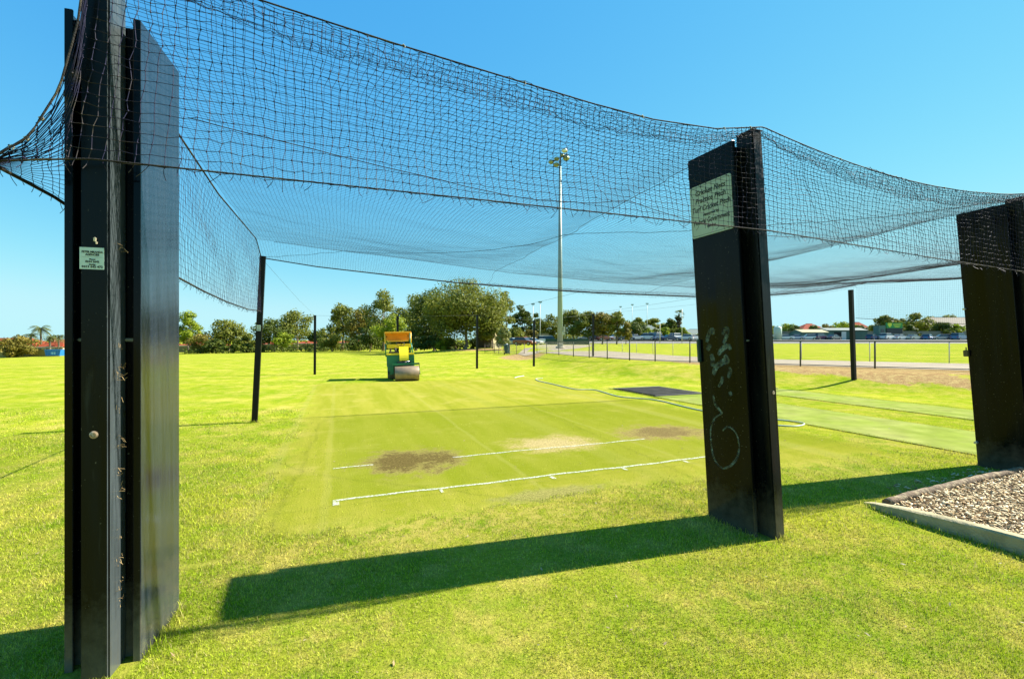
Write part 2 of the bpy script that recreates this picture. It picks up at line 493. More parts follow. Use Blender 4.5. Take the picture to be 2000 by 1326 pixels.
# path between the boundary fence and the oval, car park beyond the oval
m_path = mat('path_gravel', (0.265, 0.210, 0.135), 0.95, var=0.15, vscale=1.5, col2=(0.21, 0.16, 0.10), c2scale=0.4, bump=0.3, bscale=60)
def offset_line(P, d):
    P = np.asarray(P, float); T = np.gradient(P, axis=0); T /= np.linalg.norm(T, axis=1)[:, None]
    return P + np.column_stack([T[:, 1], -T[:, 0]]) * d
def resample(P, step):
    P = np.asarray(P, float); s = np.r_[0, np.cumsum(np.linalg.norm(np.diff(P, axis=0), axis=1))]
    t = np.arange(0, s[-1], step)
    return np.column_stack([np.interp(t, s, P[:, 0]), np.interp(t, s, P[:, 1])])
FL = resample(FENCE, 0.5)
k5 = np.ones(9) / 9
FLs = np.column_stack([np.convolve(np.pad(FL[:, i], 4, 'edge'), k5, 'valid') for i in range(2)])
strip_sheet('path', offset_line(FLs, 0.35), offset_line(FLs, 6.6), 0.015, m_path, 10, 'pale gravel path between the wire fence and the oval')
strip_sheet('path', [(1.2, 41), (0.6, 46), (1.5, 55), (3.5, 70), (6, 90)], [(2.6, 41.5), (5.0, 46), (8.0, 55), (12, 70), (16, 90)], 0.02, m_path, 8, 'pale gravel drive behind the gap in the fence')
m_asph = mat('car_park_asphalt', (0.15, 0.143, 0.12), 0.9, var=0.15, vscale=0.3)
xs = np.linspace(14, 160, 60)
strip_sheet('car_park', [(x, 107.5) for x in xs], [(x, 138) for x in xs], 0.03, m_asph, 14, 'grey asphalt car park beyond the oval')

# ------------------------------------------------------------------ net pillars
m_blk = mat('black_gloss_paint', (0.0022, 0.0026, 0.0032), 0.17, spec=0.15, var=0.5, vscale=2.0, col2=(0.006, 0.007, 0.007), c2scale=1.2, c2lo=0.5, c2hi=0.8, bump=0.03, bscale=5, stretch=(6, 6, 0.35), rvar=0.10)
m_post = mat('black_post_paint', (0.004, 0.005, 0.005), 0.30, spec=0.18, var=0.4, vscale=3.0, col2=(0.028, 0.031, 0.026), c2scale=5.0, c2lo=0.62, c2hi=0.85, bump=0.05, bscale=12, stretch=(5, 5, 0.6), rvar=0.12)
m_edge = mat('worn_steel_edge', (0.10, 0.115, 0.10), 0.5, metal=0.0, var=0.6, vscale=6, col2=(0.02, 0.02, 0.02), c2scale=4, c2lo=0.45, c2hi=0.6, stretch=(4, 4, 2.5))
m_weld = mat('weld_bead', (0.16, 0.17, 0.13), 0.55, var=0.4, vscale=12)
m_rust = mat('rusty_hole_rim', (0.30, 0.20, 0.12), 0.7, var=0.4, vscale=40, col2=(0.50, 0.42, 0.33), c2scale=60)
m_dirty = mat('pale_mud_splash', (0.22, 0.20, 0.13), 0.9, var=0.3, vscale=10)
m_straw = mat('dry_straw', (0.50, 0.34, 0.14), 0.8, var=0.4, vscale=20)
PW, PD, PH = 0.31, 0.46, 3.19

def tilt(o, loc, rz, lean_x=0.0, lean_y=0.0):
    m = Matrix.Translation(loc) @ Matrix.Rotation(lean_x, 4, 'Y') @ Matrix.Rotation(lean_y, 4, 'X') @ Matrix.Rotation(rz, 4, 'Z')
    o.matrix_world = m

def splash_mat(base, name, amt=0.38):
    """paint with a pale dusty splash zone at its foot, where rain throws soil up"""
    m = base.copy(); m.name = name
    nt = m.node_tree; L = nt.links; b = nt.nodes['Principled BSDF']
    src = b.inputs['Base Color'].links[0].from_socket
    tc = nd(nt, 'ShaderNodeTexCoord'); sx = nd(nt, 'ShaderNodeSeparateXYZ'); L.new(tc.outputs['Object'], sx.inputs[0])
    n = nd(nt, 'ShaderNodeTexNoise'); n.inputs['Scale'].default_value = 14; n.inputs['Detail'].default_value = 6; n.inputs['Roughness'].default_value = 0.75
    L.new(tc.outputs['Object'], n.inputs['Vector'])
    a = nd(nt, 'ShaderNodeMath', operation='MULTIPLY_ADD'); a.inputs[1].default_value = -0.55; L.new(n.outputs['Fac'], a.inputs[0]); L.new(sx.outputs['Z'], a.inputs[2])
    r = nd(nt, 'ShaderNodeMapRange'); r.inputs['From Min'].default_value = 0.12; r.inputs['From Max'].default_value = -0.30; r.inputs['To Max'].default_value = amt
    L.new(a.outputs[0], r.inputs['Value'])
    # fine chips and flecks anywhere on the paint
    n2 = nd(nt, 'ShaderNodeTexNoise'); n2.inputs['Scale'].default_value = 70; n2.inputs['Detail'].default_value = 2
    L.new(tc.outputs['Object'], n2.inputs['Vector'])
    r2 = nd(nt, 'ShaderNodeMapRange'); r2.inputs['From Min'].default_value = 0.70; r2.inputs['From Max'].default_value = 0.74; r2.inputs['To Max'].default_value = 0.45
    L.new(n2.outputs['Fac'], r2.inputs['Value'])
    mxm = nd(nt, 'ShaderNodeMath', operation='MAXIMUM'); L.new(r.outputs[0], mxm.inputs[0]); L.new(r2.outputs[0], mxm.inputs[1])
    mx = nd(nt, 'ShaderNodeMix', data_type='RGBA'); L.new(mxm.outputs[0], mx.inputs['Factor']); L.new(src, mx.inputs['A']); mx.inputs['B'].default_value = (0.20, 0.185, 0.125, 1)
    L.new(mx.outputs['Result'], b.inputs['Base Color'])
    return m
m_blk_s = splash_mat(m_blk, 'black_gloss_paint_splashed')
m_post_s = splash_mat(m_post, 'black_post_paint_splashed')

def lit_face_tint(base, name, amt):
    """faded paint on +x faces, with sunlight and sky sheen put into its colour"""
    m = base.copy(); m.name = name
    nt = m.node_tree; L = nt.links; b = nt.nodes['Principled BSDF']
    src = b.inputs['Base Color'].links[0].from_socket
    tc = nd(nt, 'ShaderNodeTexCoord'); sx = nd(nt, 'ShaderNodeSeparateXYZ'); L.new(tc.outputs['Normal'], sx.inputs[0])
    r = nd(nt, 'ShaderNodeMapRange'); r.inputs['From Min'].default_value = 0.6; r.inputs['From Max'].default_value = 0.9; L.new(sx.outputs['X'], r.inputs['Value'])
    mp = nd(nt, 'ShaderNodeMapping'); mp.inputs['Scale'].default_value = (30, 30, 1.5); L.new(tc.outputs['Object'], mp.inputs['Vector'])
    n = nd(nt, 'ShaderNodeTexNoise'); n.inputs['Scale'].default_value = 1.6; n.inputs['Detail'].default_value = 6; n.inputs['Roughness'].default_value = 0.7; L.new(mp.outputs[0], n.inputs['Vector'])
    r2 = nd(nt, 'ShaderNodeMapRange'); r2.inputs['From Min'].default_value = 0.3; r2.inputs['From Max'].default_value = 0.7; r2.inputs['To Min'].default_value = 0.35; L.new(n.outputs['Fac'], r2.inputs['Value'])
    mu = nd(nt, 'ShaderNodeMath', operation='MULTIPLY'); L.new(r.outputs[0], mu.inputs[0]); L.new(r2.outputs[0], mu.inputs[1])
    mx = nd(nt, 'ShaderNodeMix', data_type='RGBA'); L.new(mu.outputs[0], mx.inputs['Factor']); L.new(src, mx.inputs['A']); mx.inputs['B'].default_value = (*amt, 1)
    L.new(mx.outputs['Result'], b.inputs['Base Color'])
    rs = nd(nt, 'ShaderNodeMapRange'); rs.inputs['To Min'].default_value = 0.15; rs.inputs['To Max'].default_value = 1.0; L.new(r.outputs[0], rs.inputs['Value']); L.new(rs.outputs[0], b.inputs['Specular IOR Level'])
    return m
m_blk_w = lit_face_tint(splash_mat(m_blk, 'black_gloss_paint_muddy', 0.7), 'black_gloss_paint_sky_tint', (0.020, 0.030, 0.044))  # side plates: blue of the reflected sky put into the +x face colour
m_post_w = lit_face_tint(m_post_s, 'black_post_paint_faded_lit', (0.062, 0.078, 0.080))  # post: faded paint, its +x side also coloured paler as if sunlit

def make_pillar(loc, rz, lean, label, post_h=3.28, post_du=0.015, PH=PH, m_blk_s=m_blk_s, m_post_s=m_post_s):
    t = empty('net_pillar')
    tag(t, label, 'pillar', 'black steel net pillars')
    h = PW / 2
    for s in (-1, 1):
        mb = MB()
        pts = [(s * h, 0), (s * h, PD), (s * (h - 0.045), PD), (s * (h - 0.045), PD - 0.01), (s * (h - 0.012), PD - 0.01), (s * (h - 0.012), 0.012), (s * (h - 0.034), 0.012), (s * (h - 0.034), 0)]
        if s < 0: pts = pts[::-1]
        mb.prism(pts, 2, -0.06, PH)
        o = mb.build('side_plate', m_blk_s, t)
        bv = o.modifiers.new('bevel', 'BEVEL'); bv.width = 0.004; bv.segments = 2; bv.limit_method = 'ANGLE'
    MB().box(-h + 0.0125, h - 0.0125, 0.055, 0.067, -0.06, PH - 0.02).build('web_plate', m_blk_s, t)
    MB().box(-h + 0.0125, h - 0.0125, PD - 0.075, PD - 0.063, -0.06, PH - 0.02).build('web_plate', m_blk_s, t)
    MB().box(-h + 0.0125, h - 0.0125, 0.068, PD - 0.076, PH - 0.04, PH - 0.024).build('top_plate', m_blk, t)
    a, b_ = post_du - 0.056, post_du + 0.056
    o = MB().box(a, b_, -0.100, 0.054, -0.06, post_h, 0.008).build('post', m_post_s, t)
    MB().box(a - 0.004, b_ + 0.004, -0.104, 0.05, post_h + 0.0005, post_h + 0.012, 0.003).build('post_cap', m_post, t)
    for x0, x1 in ((-h + 0.036, a - 0.002), (b_ + 0.002, h - 0.036)):
        MB().box(x0, x1, 0.030, 0.0548, 1.590, 1.606, 0.004).build('joint_bar', m_weld, t)
    tilt(t, loc, rz, lean)
    return t

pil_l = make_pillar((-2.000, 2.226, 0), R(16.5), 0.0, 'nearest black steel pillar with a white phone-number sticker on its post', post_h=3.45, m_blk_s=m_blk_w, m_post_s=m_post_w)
pil_m = make_pillar((2.105, 3.745, 0), R(25.5), -0.058, 'middle black steel pillar with pale graffiti and a sign', PH=3.225)
pil_r = make_pillar((6.225, 5.405, 0), R(22.5), -0.087, 'black steel pillar at the right edge beside the mulch bed', post_h=3.27, PH=3.22)

# rusty bolt holes, wisps of straw caught behind the post of the nearest pillar
mb = MB()
for k in range(24):
    a0, a1 = 2 * PI * k / 24, 2 * PI * (k + 1) / 24
    for r0, r1, y0, y1 in ((0.010, 0.018, -0.1045, -0.1015), ):
        mb.poly([(0.012 + r0 * math.cos(a0), y0, 1.154 + r0 * math.sin(a0)), (0.012 + r1 * math.cos(a0), y1, 1.154 + r1 * math.sin(a0)), (0.012 + r1 * math.cos(a1), y1, 1.154 + r1 * math.sin(a1)), (0.012 + r0 * math.cos(a1), y0, 1.154 + r0 * math.sin(a1))])
mb.build('bolt_hole_rim', m_rust, pil_l)
MB().cyl((0.012, -0.1012, 1.154), 0.0095, 0.003, 16, 1).build('bolt', m_rust, pil_l)
for z, n, ln in ((1.44, 26, 0.055), (1.30, 8, 0.03), (1.10, 16, 0.04), (0.98, 10, 0.035), (0.86, 14, 0.04), (0.66, 6, 0.03), (0.54, 12, 0.03), (0.40, 12, 0.035), (0.33, 8, 0.03), (2.06, 8, 0.05), (1.585, 8, 0.02)):
    mb = MB()
    for k in range(max(3, n // 2)):
        p = Vector((0.073 + random.uniform(0, 0.004), -0.025 + random.uniform(-0.025, 0.03), z + random.uniform(-0.04, 0.03)))
        d = Vector((random.uniform(0.1, 1.0), random.uniform(-0.5, 0.1), random.uniform(-0.8, 0.8))).normalized() * ln * random.uniform(0.25, 0.75)
        q = p + d * 0.5 + Vector((0, 0, random.uniform(-0.01, 0.012)))
        mb.tube([p, q, p + d + Vector((0, 0, random.uniform(-0.014, 0.014)))], 0.0007, 3, False)
    mb.build('straw_wisp', m_straw, pil_l)['kind'] = 'stuff'
mb = MB(); mb.box(0.012, 0.024, -0.108, -0.1005, 2.058, 2.078, 0.003); mb.box(0.020, 0.027, -0.107, -0.1005, 2.046, 2.060, 0.002)
mb.build('paper_scrap', mat('paper_scrap', (0.62, 0.52, 0.36), 0.8), pil_l)

# text helper: default vector font turned into mesh
def text_mesh(name, txt, size, mtl, parent, loc, rot, shear=0.0, sx=1.0, align='CENTER', extr=0.0003, bold=0.0):
    c = bpy.data.curves.new('txt', 'FONT'); c.body = txt; c.size = size; c.align_x = align; c.align_y = 'CENTER'; c.shear = shear; c.extrude = extr; c.resolution_u = 2; c.offset = bold
    o = bpy.data.objects.new('txt', c); COL.objects.link(o)
    dg = bpy.context.evaluated_depsgraph_get()
    me = bpy.data.meshes.new_from_object(o.evaluated_get(dg))
    bpy.data.objects.remove(o); bpy.data.curves.remove(c)
    me.materials.clear()
    q = link_mesh(name, me, mtl, parent)
    q.location = loc; q.rotation_euler = rot; q.scale = (sx, 1, 1)
    return q
m_ink = mat('black_ink', (0.015, 0.02, 0.015), 0.6)
m_stk = mat('sticker_vinyl', (0.50, 0.60, 0.52), 0.5, var=0.08, vscale=30)
# sticker on the nearest pillar's post: front face at local y = -0.100
stk = MB().box(-0.042, 0.052, -0.1022, -0.1003, 1.928, 2.030).build('sticker', m_stk, pil_l)
FR = (R(90), 0, 0)
for txt, z, sz, sx in (('PETER MIRANDA', 2.0085, 0.0135, 0.80), ('AGENCIES', 1.996, 0.0135, 0.85), ('Phone:', 1.9745, 0.0085, 1.0), ('8244 2642', 1.9635, 0.0125, 1.0), ('Mobile:', 1.950, 0.0085, 1.0), ('0413 642 472', 1.9395, 0.0135, 1.08)):
    text_mesh('lettering', txt, sz, m_ink, stk, (0.007, -0.1026, z), FR, 0, sx, bold=0.0006)
MB().box(-0.034, 0.046, -0.10245, -0.1023, 1.9845, 1.9852).build('ruled_line', m_ink, stk)

# sign on the middle pillar's left face (local x = -PW/2); its text runs from the far edge to the near edge
m_sign = mat('pale_green_sign', (0.38, 0.47, 0.40), 0.55, var=0.08, vscale=6)
sg = empty('sign'); tag(sg, 'pale green lettered sign fixed high on the middle pillar', 'sign')
sg.matrix_world = pil_m.matrix_world
xs_ = -PW / 2
y_c, z_c, sw, sh = 0.238, 2.745, 0.425, 0.45
def rrect(w, h, r, n=5):
    out = []
    for cx, cz, a0 in ((w / 2 - r, h / 2 - r, 0), (-w / 2 + r, h / 2 - r, 90), (-w / 2 + r, -h / 2 + r, 180), (w / 2 - r, -h / 2 + r, 270)):
        for k in range(n + 1):
            a = R(a0 + 90 * k / n); out.append((cx + r * math.cos(a), cz + r * math.sin(a)))
    return out
MB().prism([(y_c + a, z_c + b_) for a, b_ in rrect(sw, sh, 0.02)], 0, xs_ - 0.009, xs_ - 0.001).build('plate', m_sign, sg)
bo = rrect(sw - 0.024, sh - 0.024, 0.022); bi = rrect(sw - 0.030, sh - 0.030, 0.019)
mb = MB()
for k in range(len(bo)):
    k2 = (k + 1) % len(bo)
    mb.poly([(xs_ - 0.0096, y_c + q[0], z_c + q[1]) for q in (bo[k], bo[k2], bi[k2], bi[k])])
mb.build('border_line', m_ink, sg)
TR = (R(90), 0, R(-90))
for txt, z, sz, sx in (('Cricket Nets', 2.900, 0.062, 0.95), ('Practice Pitch', 2.832, 0.062, 0.92), ('Turf Cricket Pitch', 2.760, 0.062, 0.87), ('supported by', 2.704, 0.030, 1.0), ('Federal Government', 2.648, 0.058, 0.75), ('funding', 2.596, 0.030, 1.0)):
    text_mesh('lettering', txt, sz, m_ink, sg, (xs_ - 0.0097, y_c, z), TR, 0.22, sx, bold=0.0016)
for yy in (-1, 1):
    for zz in (-1, 1):
        MB().cyl((xs_ - 0.010, y_c + yy * (sw / 2 - 0.02), z_c + zz * (sh / 2 - 0.02)), 0.005, 0.004, 10, 0).build('screw', m_weld, sg)

# graffiti on the same face: strokes given as (fraction from far to near edge, height)
m_graf = mat('faded_graffiti', (0.16, 0.24, 0.19), 0.6, var=0.5, vscale=9, col2=(0.02, 0.03, 0.025), c2scale=9, c2lo=0.52, c2hi=0.66)
def broken(m):
    nt = m.node_tree; L = nt.links; b = nt.nodes['Principled BSDF']; o = nt.nodes['Material Output']
    tr = nd(nt, 'ShaderNodeBsdfTransparent'); mx = nd(nt, 'ShaderNodeMixShader'); tc = nd(nt, 'ShaderNodeTexCoord')
    n = nd(nt, 'ShaderNodeTexNoise'); n.inputs['Scale'].default_value = 16; n.inputs['Detail'].default_value = 5; n.inputs['Roughness'].default_value = 0.7; L.new(tc.outputs['Object'], n.inputs['Vector'])
    r = nd(nt, 'ShaderNodeMapRange'); r.inputs['From Min'].default_value = 0.36; r.inputs['From Max'].default_value = 0.68; r.inputs['To Max'].default_value = 0.85; L.new(n.outputs['Fac'], r.inputs['Value'])
    L.new(r.outputs[0], mx.inputs['Fac']); L.new(tr.outputs[0], mx.inputs[1]); L.new(b.outputs[0], mx.inputs[2]); L.new(mx.outputs[0], o.inputs['Surface'])
broken(m_graf)
def face_pt(px, py):
    xl = 1338 + (py - 318) / 692 * 40; xr = 1440 + (py - 275) / 775 * 35
    f = (px - xl) / (xr - xl)
    D = 4.10 - 0.42 * f
    return PD * (1 - f), CAM_H - (py - 663.5) / F * D
def stroke(pts, w):
    P = [Vector((xs_ - 0.0015, *face_pt(*p))) for p in pts]
    Q = []
    for i in range(len(P) - 1):
        a, b_, c, d = P[max(i - 1, 0)], P[i], P[i + 1], P[min(i + 2, len(P) - 1)]
        for k in range(5):
            t = k / 5
            Q.append(0.5 * ((2 * b_) + (c - a) * t + (2 * a - 5 * b_ + 4 * c - d) * t * t + (3 * b_ - a - 3 * c + d) * t ** 3))
    Q.append(P[-1])
    mb = MB(); n = len(Q)
    vs = []
    for i, q in enumerate(Q):
        d = (Q[min(i + 1, n - 1)] - Q[max(i - 1, 0)]).normalized()
        s = Vector((0, -d.z, d.y)); ww = w * (0.35 + 0.65 * math.sin(PI * (i + 0.5) / n) ** 0.5)
        vs.append((mb.bm.verts.new(q + s * ww / 2), mb.bm.verts.new(q - s * ww / 2)))
    for (a, b_), (c, d) in zip(vs[:-1], vs[1:]): mb.bm.faces.new((a, b_, d, c))
    return mb.build('graffiti_stroke', m_graf, pil_m)
for pts, w in (([(1379, 665), (1383, 650), (1392, 641), (1395, 650)], 0.030), ([(1380, 680), (1384, 672), (1386, 668)], 0.03), ([(1388, 688), (1392, 700), (1390, 712)], 0.03),
               ([(1414, 650), (1420, 640), (1425, 641), (1422, 655), (1416, 668)], 0.026), ([(1404, 690), (1412, 680), (1425, 672), (1431, 680)], 0.03), ([(1393, 728), (1400, 712), (1412, 705), (1420, 698)], 0.034),
               ([(1410, 705), (1424, 702), (1418, 690)], 0.03), ([(1425, 735), (1430, 722), (1427, 715)], 0.024), ([(1404, 752), (1411, 742), (1413, 732)], 0.02), ([(1428, 762), (1431, 770)], 0.03),
               ([(1392, 768), (1396, 785), (1404, 795), (1412, 804)], 0.022), ([(1412, 804), (1396, 812), (1386, 830), (1385, 850)], 0.014), ([(1385, 850), (1389, 880), (1398, 900), (1412, 912)], 0.017),
               ([(1412, 912), (1430, 905), (1442, 890), (1447, 872)], 0.019), ([(1447, 872), (1443, 850), (1434, 836), (1422, 830), (1412, 838)], 0.014)):
    stroke(pts, w * (1.5 if pts[0][1] < 760 else 1.15))

# ------------------------------------------------------------------ cricket practice net
def wob(x, y, seed, f=1.0):
    """cheap smooth noise in about [-1, 1]"""
    r = np.random.default_rng(seed); out = 0; tot = 0
    for k, a in ((1.0, 1.0), (2.1, 0.6), (4.3, 0.35)):
        p = r.uniform(0, 6.28, 4); th = r.uniform(0, 6.28, 2)
        out = out + a * np.sin(f * k * (x * math.cos(th[0]) + y * math.sin(th[0])) + p[0] + 1.3 * np.sin(f * k * 0.7 * (x * math.cos(th[1]) + y * math.sin(th[1])) + p[1]))
        tot += a
    return out / tot

def tubes(lines, r, sides=3, v0=0):
    """lines (k, n, 3) -> verts, quad faces of thin tubes"""
    Ln = np.asarray(lines, float); k, n, _ = Ln.shape
    T = np.gradient(Ln, axis=1); T /= np.maximum(np.linalg.norm(T, axis=2, keepdims=True), 1e-9)
    ref = np.where(np.abs(T[..., 2:3]) < 0.8, np.array([0, 0, 1.0]), np.array([1.0, 0, 0]))
    E1 = np.cross(T, ref); E1 /= np.maximum(np.linalg.norm(E1, axis=2, keepdims=True), 1e-9)
    E2 = np.cross(T, E1)
    rr = np.broadcast_to(np.asarray(r, float), (k, n))[..., None]
    rings = np.stack([Ln + rr * (math.cos(2 * PI * s / sides) * E1 + math.sin(2 * PI * s / sides) * E2) for s in range(sides)], 2)
    idx = np.arange(k * n * sides).reshape(k, n, sides) + v0
    fs = []
    for s in range(sides):
        s2 = (s + 1) % sides
        fs.append(np.stack([idx[:, :-1, s], idx[:, :-1, s2], idx[:, 1:, s2], idx[:, 1:, s]], -1).reshape(-1, 4))
    return rings.reshape(-1, 3), np.concatenate(fs)

def net_mesh(name, P, r, mtl, parent, knots=0.0, whisk=False):
    """P (rows, cols, 3): square netting with one strand along every row and column"""
    va, fa = tubes(P, r)
    vb, fb = tubes(np.swapaxes(P, 0, 1), r, 3, len(va))
    V = [va, vb]; Fc = [fa, fb]; nv = len(va) + len(vb)
    if knots > 0:
        C = P.reshape(-1, 3) + rng.normal(0, 0.0008, (P.shape[0] * P.shape[1], 3))
        o8 = np.array([(1, 0, 0), (-1, 0, 0), (0, 1, 0), (0, -1, 0), (0, 0, 1.2), (0, 0, -1.2)])
        q = np.array([(0, 2, 4, 4), (2, 1, 4, 4), (1, 3, 4, 4), (3, 0, 4, 4), (2, 0, 5, 5), (1, 2, 5, 5), (3, 1, 5, 5), (0, 3, 5, 5)])[:, :3]
        kv = (C[:, None, :] + o8[None] * knots * rng.uniform(0.7, 1.25, (len(C), 1, 1))).reshape(-1, 3)
        kf = (np.arange(len(C))[:, None, None] * 6 + q[None]).reshape(-1, 3)
        me2 = np_mesh(name + '_knots', kv, kf)
        link_mesh('knots', me2, mtl, parent, True)['kind'] = 'stuff'
    if whisk:
        B = P[-1]
        n = len(B)
        Lw = rng.uniform(0.015, 0.05, n)
        t = np.linspace(0, 1, 4)[None, :, None]
        d = np.stack([rng.normal(0, 0.35, n), rng.normal(0, 0.35, n), -np.ones(n)], -1)
        d2 = np.stack([rng.normal(0, 0.7, n), rng.normal(0, 0.5, n), -0.2 * np.ones(n)], -1)
        Wl = B[:, None, :] + Lw[:, None, None] * (t * d[:, None, :] + 0.8 * t * t * d2[:, None, :])
        vw, fw = tubes(Wl, r, 3, nv)
        V.append(vw); Fc.append(fw)
    return link_mesh(name, np_mesh(name, np.concatenate(V), np.concatenate(Fc)), mtl, parent, True)

def W3(u, v, z):
    return np.stack([u * UX - v * UY, u * UY + v * UX, z], -1)

m_net = mat('black_twine', (0.010, 0.010, 0.034), 0.65, spec=0.25, col2=(0.055, 0.044, 0.026), c2scale=7.0, c2lo=0.52, c2hi=0.72)
m_rope = mat('weathered_rope', (0.020, 0.018, 0.016), 0.8, spec=0.2, var=0.4, vscale=25, col2=(0.075, 0.065, 0.035), c2scale=6, c2lo=0.5, c2hi=0.7, bump=0.6, bscale=160)
m_rope_l = mat('pale_tie', (0.42, 0.38, 0.26), 0.8, var=0.3, vscale=30)
NET = empty('practice_net'); tag(NET, 'black knotted cricket practice net strung between the steel pillars', 'net')

PU = np.array([-1.067, 3.16, 7.51, 11.95, 16.4])
def zf(u):
    j = np.clip(np.searchsorted(PU, u) - 1, 0, 3)
    t = (u - PU[j]) / (PU[j + 1] - PU[j])
    sag = np.array([0.085, 0.17, 0.15, 0.15])[j]
    z = 3.285 - 4 * sag * np.clip(t, 0, 1) * (1 - np.clip(t, 0, 1))
    first = np.interp(u, [-1.067, -0.37, 0.3, 1.01, 1.6, 2.1, 2.67, 3.16], [3.43, 3.345, 3.28, 3.225, 3.18, 3.16, 3.19, 3.285])
    return np.where(np.asarray(u) < 3.16, first, z)
def vf(u):
    return np.interp(u, [-2, -1.07, 3.17, 7.53, 12, 17], [2.655, 2.655, 2.67, 2.77, 2.8, 2.8])
def pil_clear(u):
    d = np.min(np.abs(np.asarray(u)[..., None] - np.array([-1.06, 3.17, 7.53])), -1)
    return smooth(0.12, 0.75, d)
def v_bot(u): return np.interp(u, [-1.4, -1.07, 3.19, 7.56, 12], [2.655, 2.645, 2.655, 2.752, 2.8])
def z_bot(u): return np.interp(u, [-1.4, -1.07, 1.0, 3.19, 5.4, 7.56, 12], [2.372, 2.425, 2.445, 2.462, 2.40, 2.355, 2.3])

CELL = 0.047
# front valance
us = np.arange(-1.395, 9.4, CELL)
nr = 21
tt = np.linspace(0, 1, nr)
UU, TT = np.meshgrid(us, tt)
ztop = np.where(UU < -1.07, np.interp(UU, [-1.4, -1.278, -1.175, -1.11, -1.07], [2.40, 2.50, 2.73, 3.04, 3.43]), zf(UU))
clear = pil_clear(UU)
tq = TT ** (1.0 + 0.35 * clear) + 0.02 * wob(UU * 3, TT * 3, 3) * np.sin(PI * TT)
Uw = UU + 0.035 * np.sin(PI * TT) * wob(UU * 1.3, TT * 2.0, 5) * clear + 0.10 * TT * (1 - TT) * wob(UU * 0.6, TT, 8) * clear + 0.004 * rng.normal(0, 1, UU.shape)
# on the nearest post the strands slant towards the knot
Uw = Uw - 0.10 * (TT ** 1.5) * smooth(0.5, 0.0, np.abs(UU + 1.0)) * smooth(-1.20, -1.02, UU)
Vw = vf(UU) * (1 - TT) + v_bot(UU) * TT + clear * (0.10 * np.sin(PI * TT) * (0.5 + 0.7 * wob(UU * 1.1, TT * 1.5, 11)) + 0.018 * wob(UU * 6, TT * 4, 12)) + 0.003 * rng.normal(0, 1, UU.shape)
Zw = ztop * (1 - tq) + z_bot(UU) * tq + 0.004 * rng.normal(0, 1, UU.shape)
net_mesh('front_valance', W3(Uw, Vw, Zw), 0.00175, m_net, NET, 0.0047, True)

# loose netting bunched along the front cable
us2 = np.arange(-0.85, 9.3, CELL * 0.8)
UB, TB = np.meshgrid(us2, np.linspace(0, 1, 7))
amt = np.interp(UB, [-0.85, 0.0, 1.2, 2.6, 3.16, 3.5, 4.6, 5.8, 7.4, 9.3], [0.10, 0.14, 0.14, 0.10, 0.05, 0.09, 0.15, 0.14, 0.05, 0.1])
Vb = vf(UB) + 0.010 + 0.05 * TB * smooth(0.0, 0.3, amt * 3) + 0.02 * wob(UB * 9, TB * 7, 21) * TB + 0.006 * rng.normal(0, 1, UB.shape)
Zb = zf(UB) + 0.012 * np.sin(UB * 7) * TB - amt * np.abs(np.sin(TB * 2.6 + 0.5 * wob(UB * 2, TB, 22))) + 0.008 * rng.normal(0, 1, UB.shape)
net_mesh('bunched_netting', W3(UB + 0.02 * wob(UB * 6, TB * 6, 23), Vb, Zb), 0.0013, m_net, NET)

# roof
def u_left(v): return np.interp(v, [2.66, 2.75, 3.3, 4.2, 9.95], [-1.06, -1.06, -1.16, -1.20, -1.385])
def z92(u): return np.interp(u, [-1.4, -0.18, 0.93, 3.5, 6, 8.3, 12, 15.9], [3.39, 3.29, 3.23, 3.04, 2.95, 2.93, 3.05, 3.45])
def zbk(u): return np.interp(u, [-1.4, -0.39, 2.34, 4.2, 6, 9.1, 12.2, 14.2, 15.9], [3.18, 3.06, 2.875, 2.81, 2.775, 2.78, 2.94, 3.12, 3.38])
nc, nrw = int(17.2 / CELL), int(7.3 / CELL)
SS, TT = np.meshgrid(np.linspace(0, 1, nc), np.linspace(0, 1, nrw))
v_ = 2.70 + (9.95 - 2.70) * TT
uL = u_left(v_); u_ = uL + (15.9 - uL) * SS
z0 = zf(u_) - 0.01
t9 = np.clip((v_ - 2.70) / (9.2 - 2.70), 0, 1)
j = np.clip(np.searchsorted(PU, u_) - 1, 0, 3); fr = np.clip((u_ - PU[j]) / (PU[j + 1] - PU[j]), 0, 1)
z_ = z0 * (1 - t9) + z92(u_) * t9 - 0.09 * np.sin(PI * np.clip(fr, 0, 1)) ** 0.8 * np.sin(PI * t9) - 0.02 * np.sin(PI * t9)
tb = np.clip((v_ - 9.2) / 0.75, 0, 1)
z_ = z_ * (1 - tb) + zbk(u_) * tb
# pull lines in the roof: a sag between the seams
z_ = z_ - 0.02 * np.sin(PI * np.clip((v_ - 4.4) / 4.8, 0, 1)) ** 2 + 0.025 * wob(u_ * 1.1, v_ * 1.1, 31) * np.sin(PI * t9) + 0.004 * wob(u_ * 6, v_ * 6, 33)
uu = u_ + 0.10 * np.sin(PI * t9) * wob(u_ * 0.45, v_ * 0.5, 41) + 0.012 * wob(u_ * 5, v_ * 5, 43)
vv = v_ + 0.16 * np.sin(PI * t9) * np.sin(PI * fr) * wob(u_ * 0.5, v_ * 0.3, 45) + 0.010 * wob(u_ * 5, v_ * 4, 47)
roofP = W3(uu, vv, z_)
net_mesh('roof_netting', roofP, 0.0014, m_net, NET)

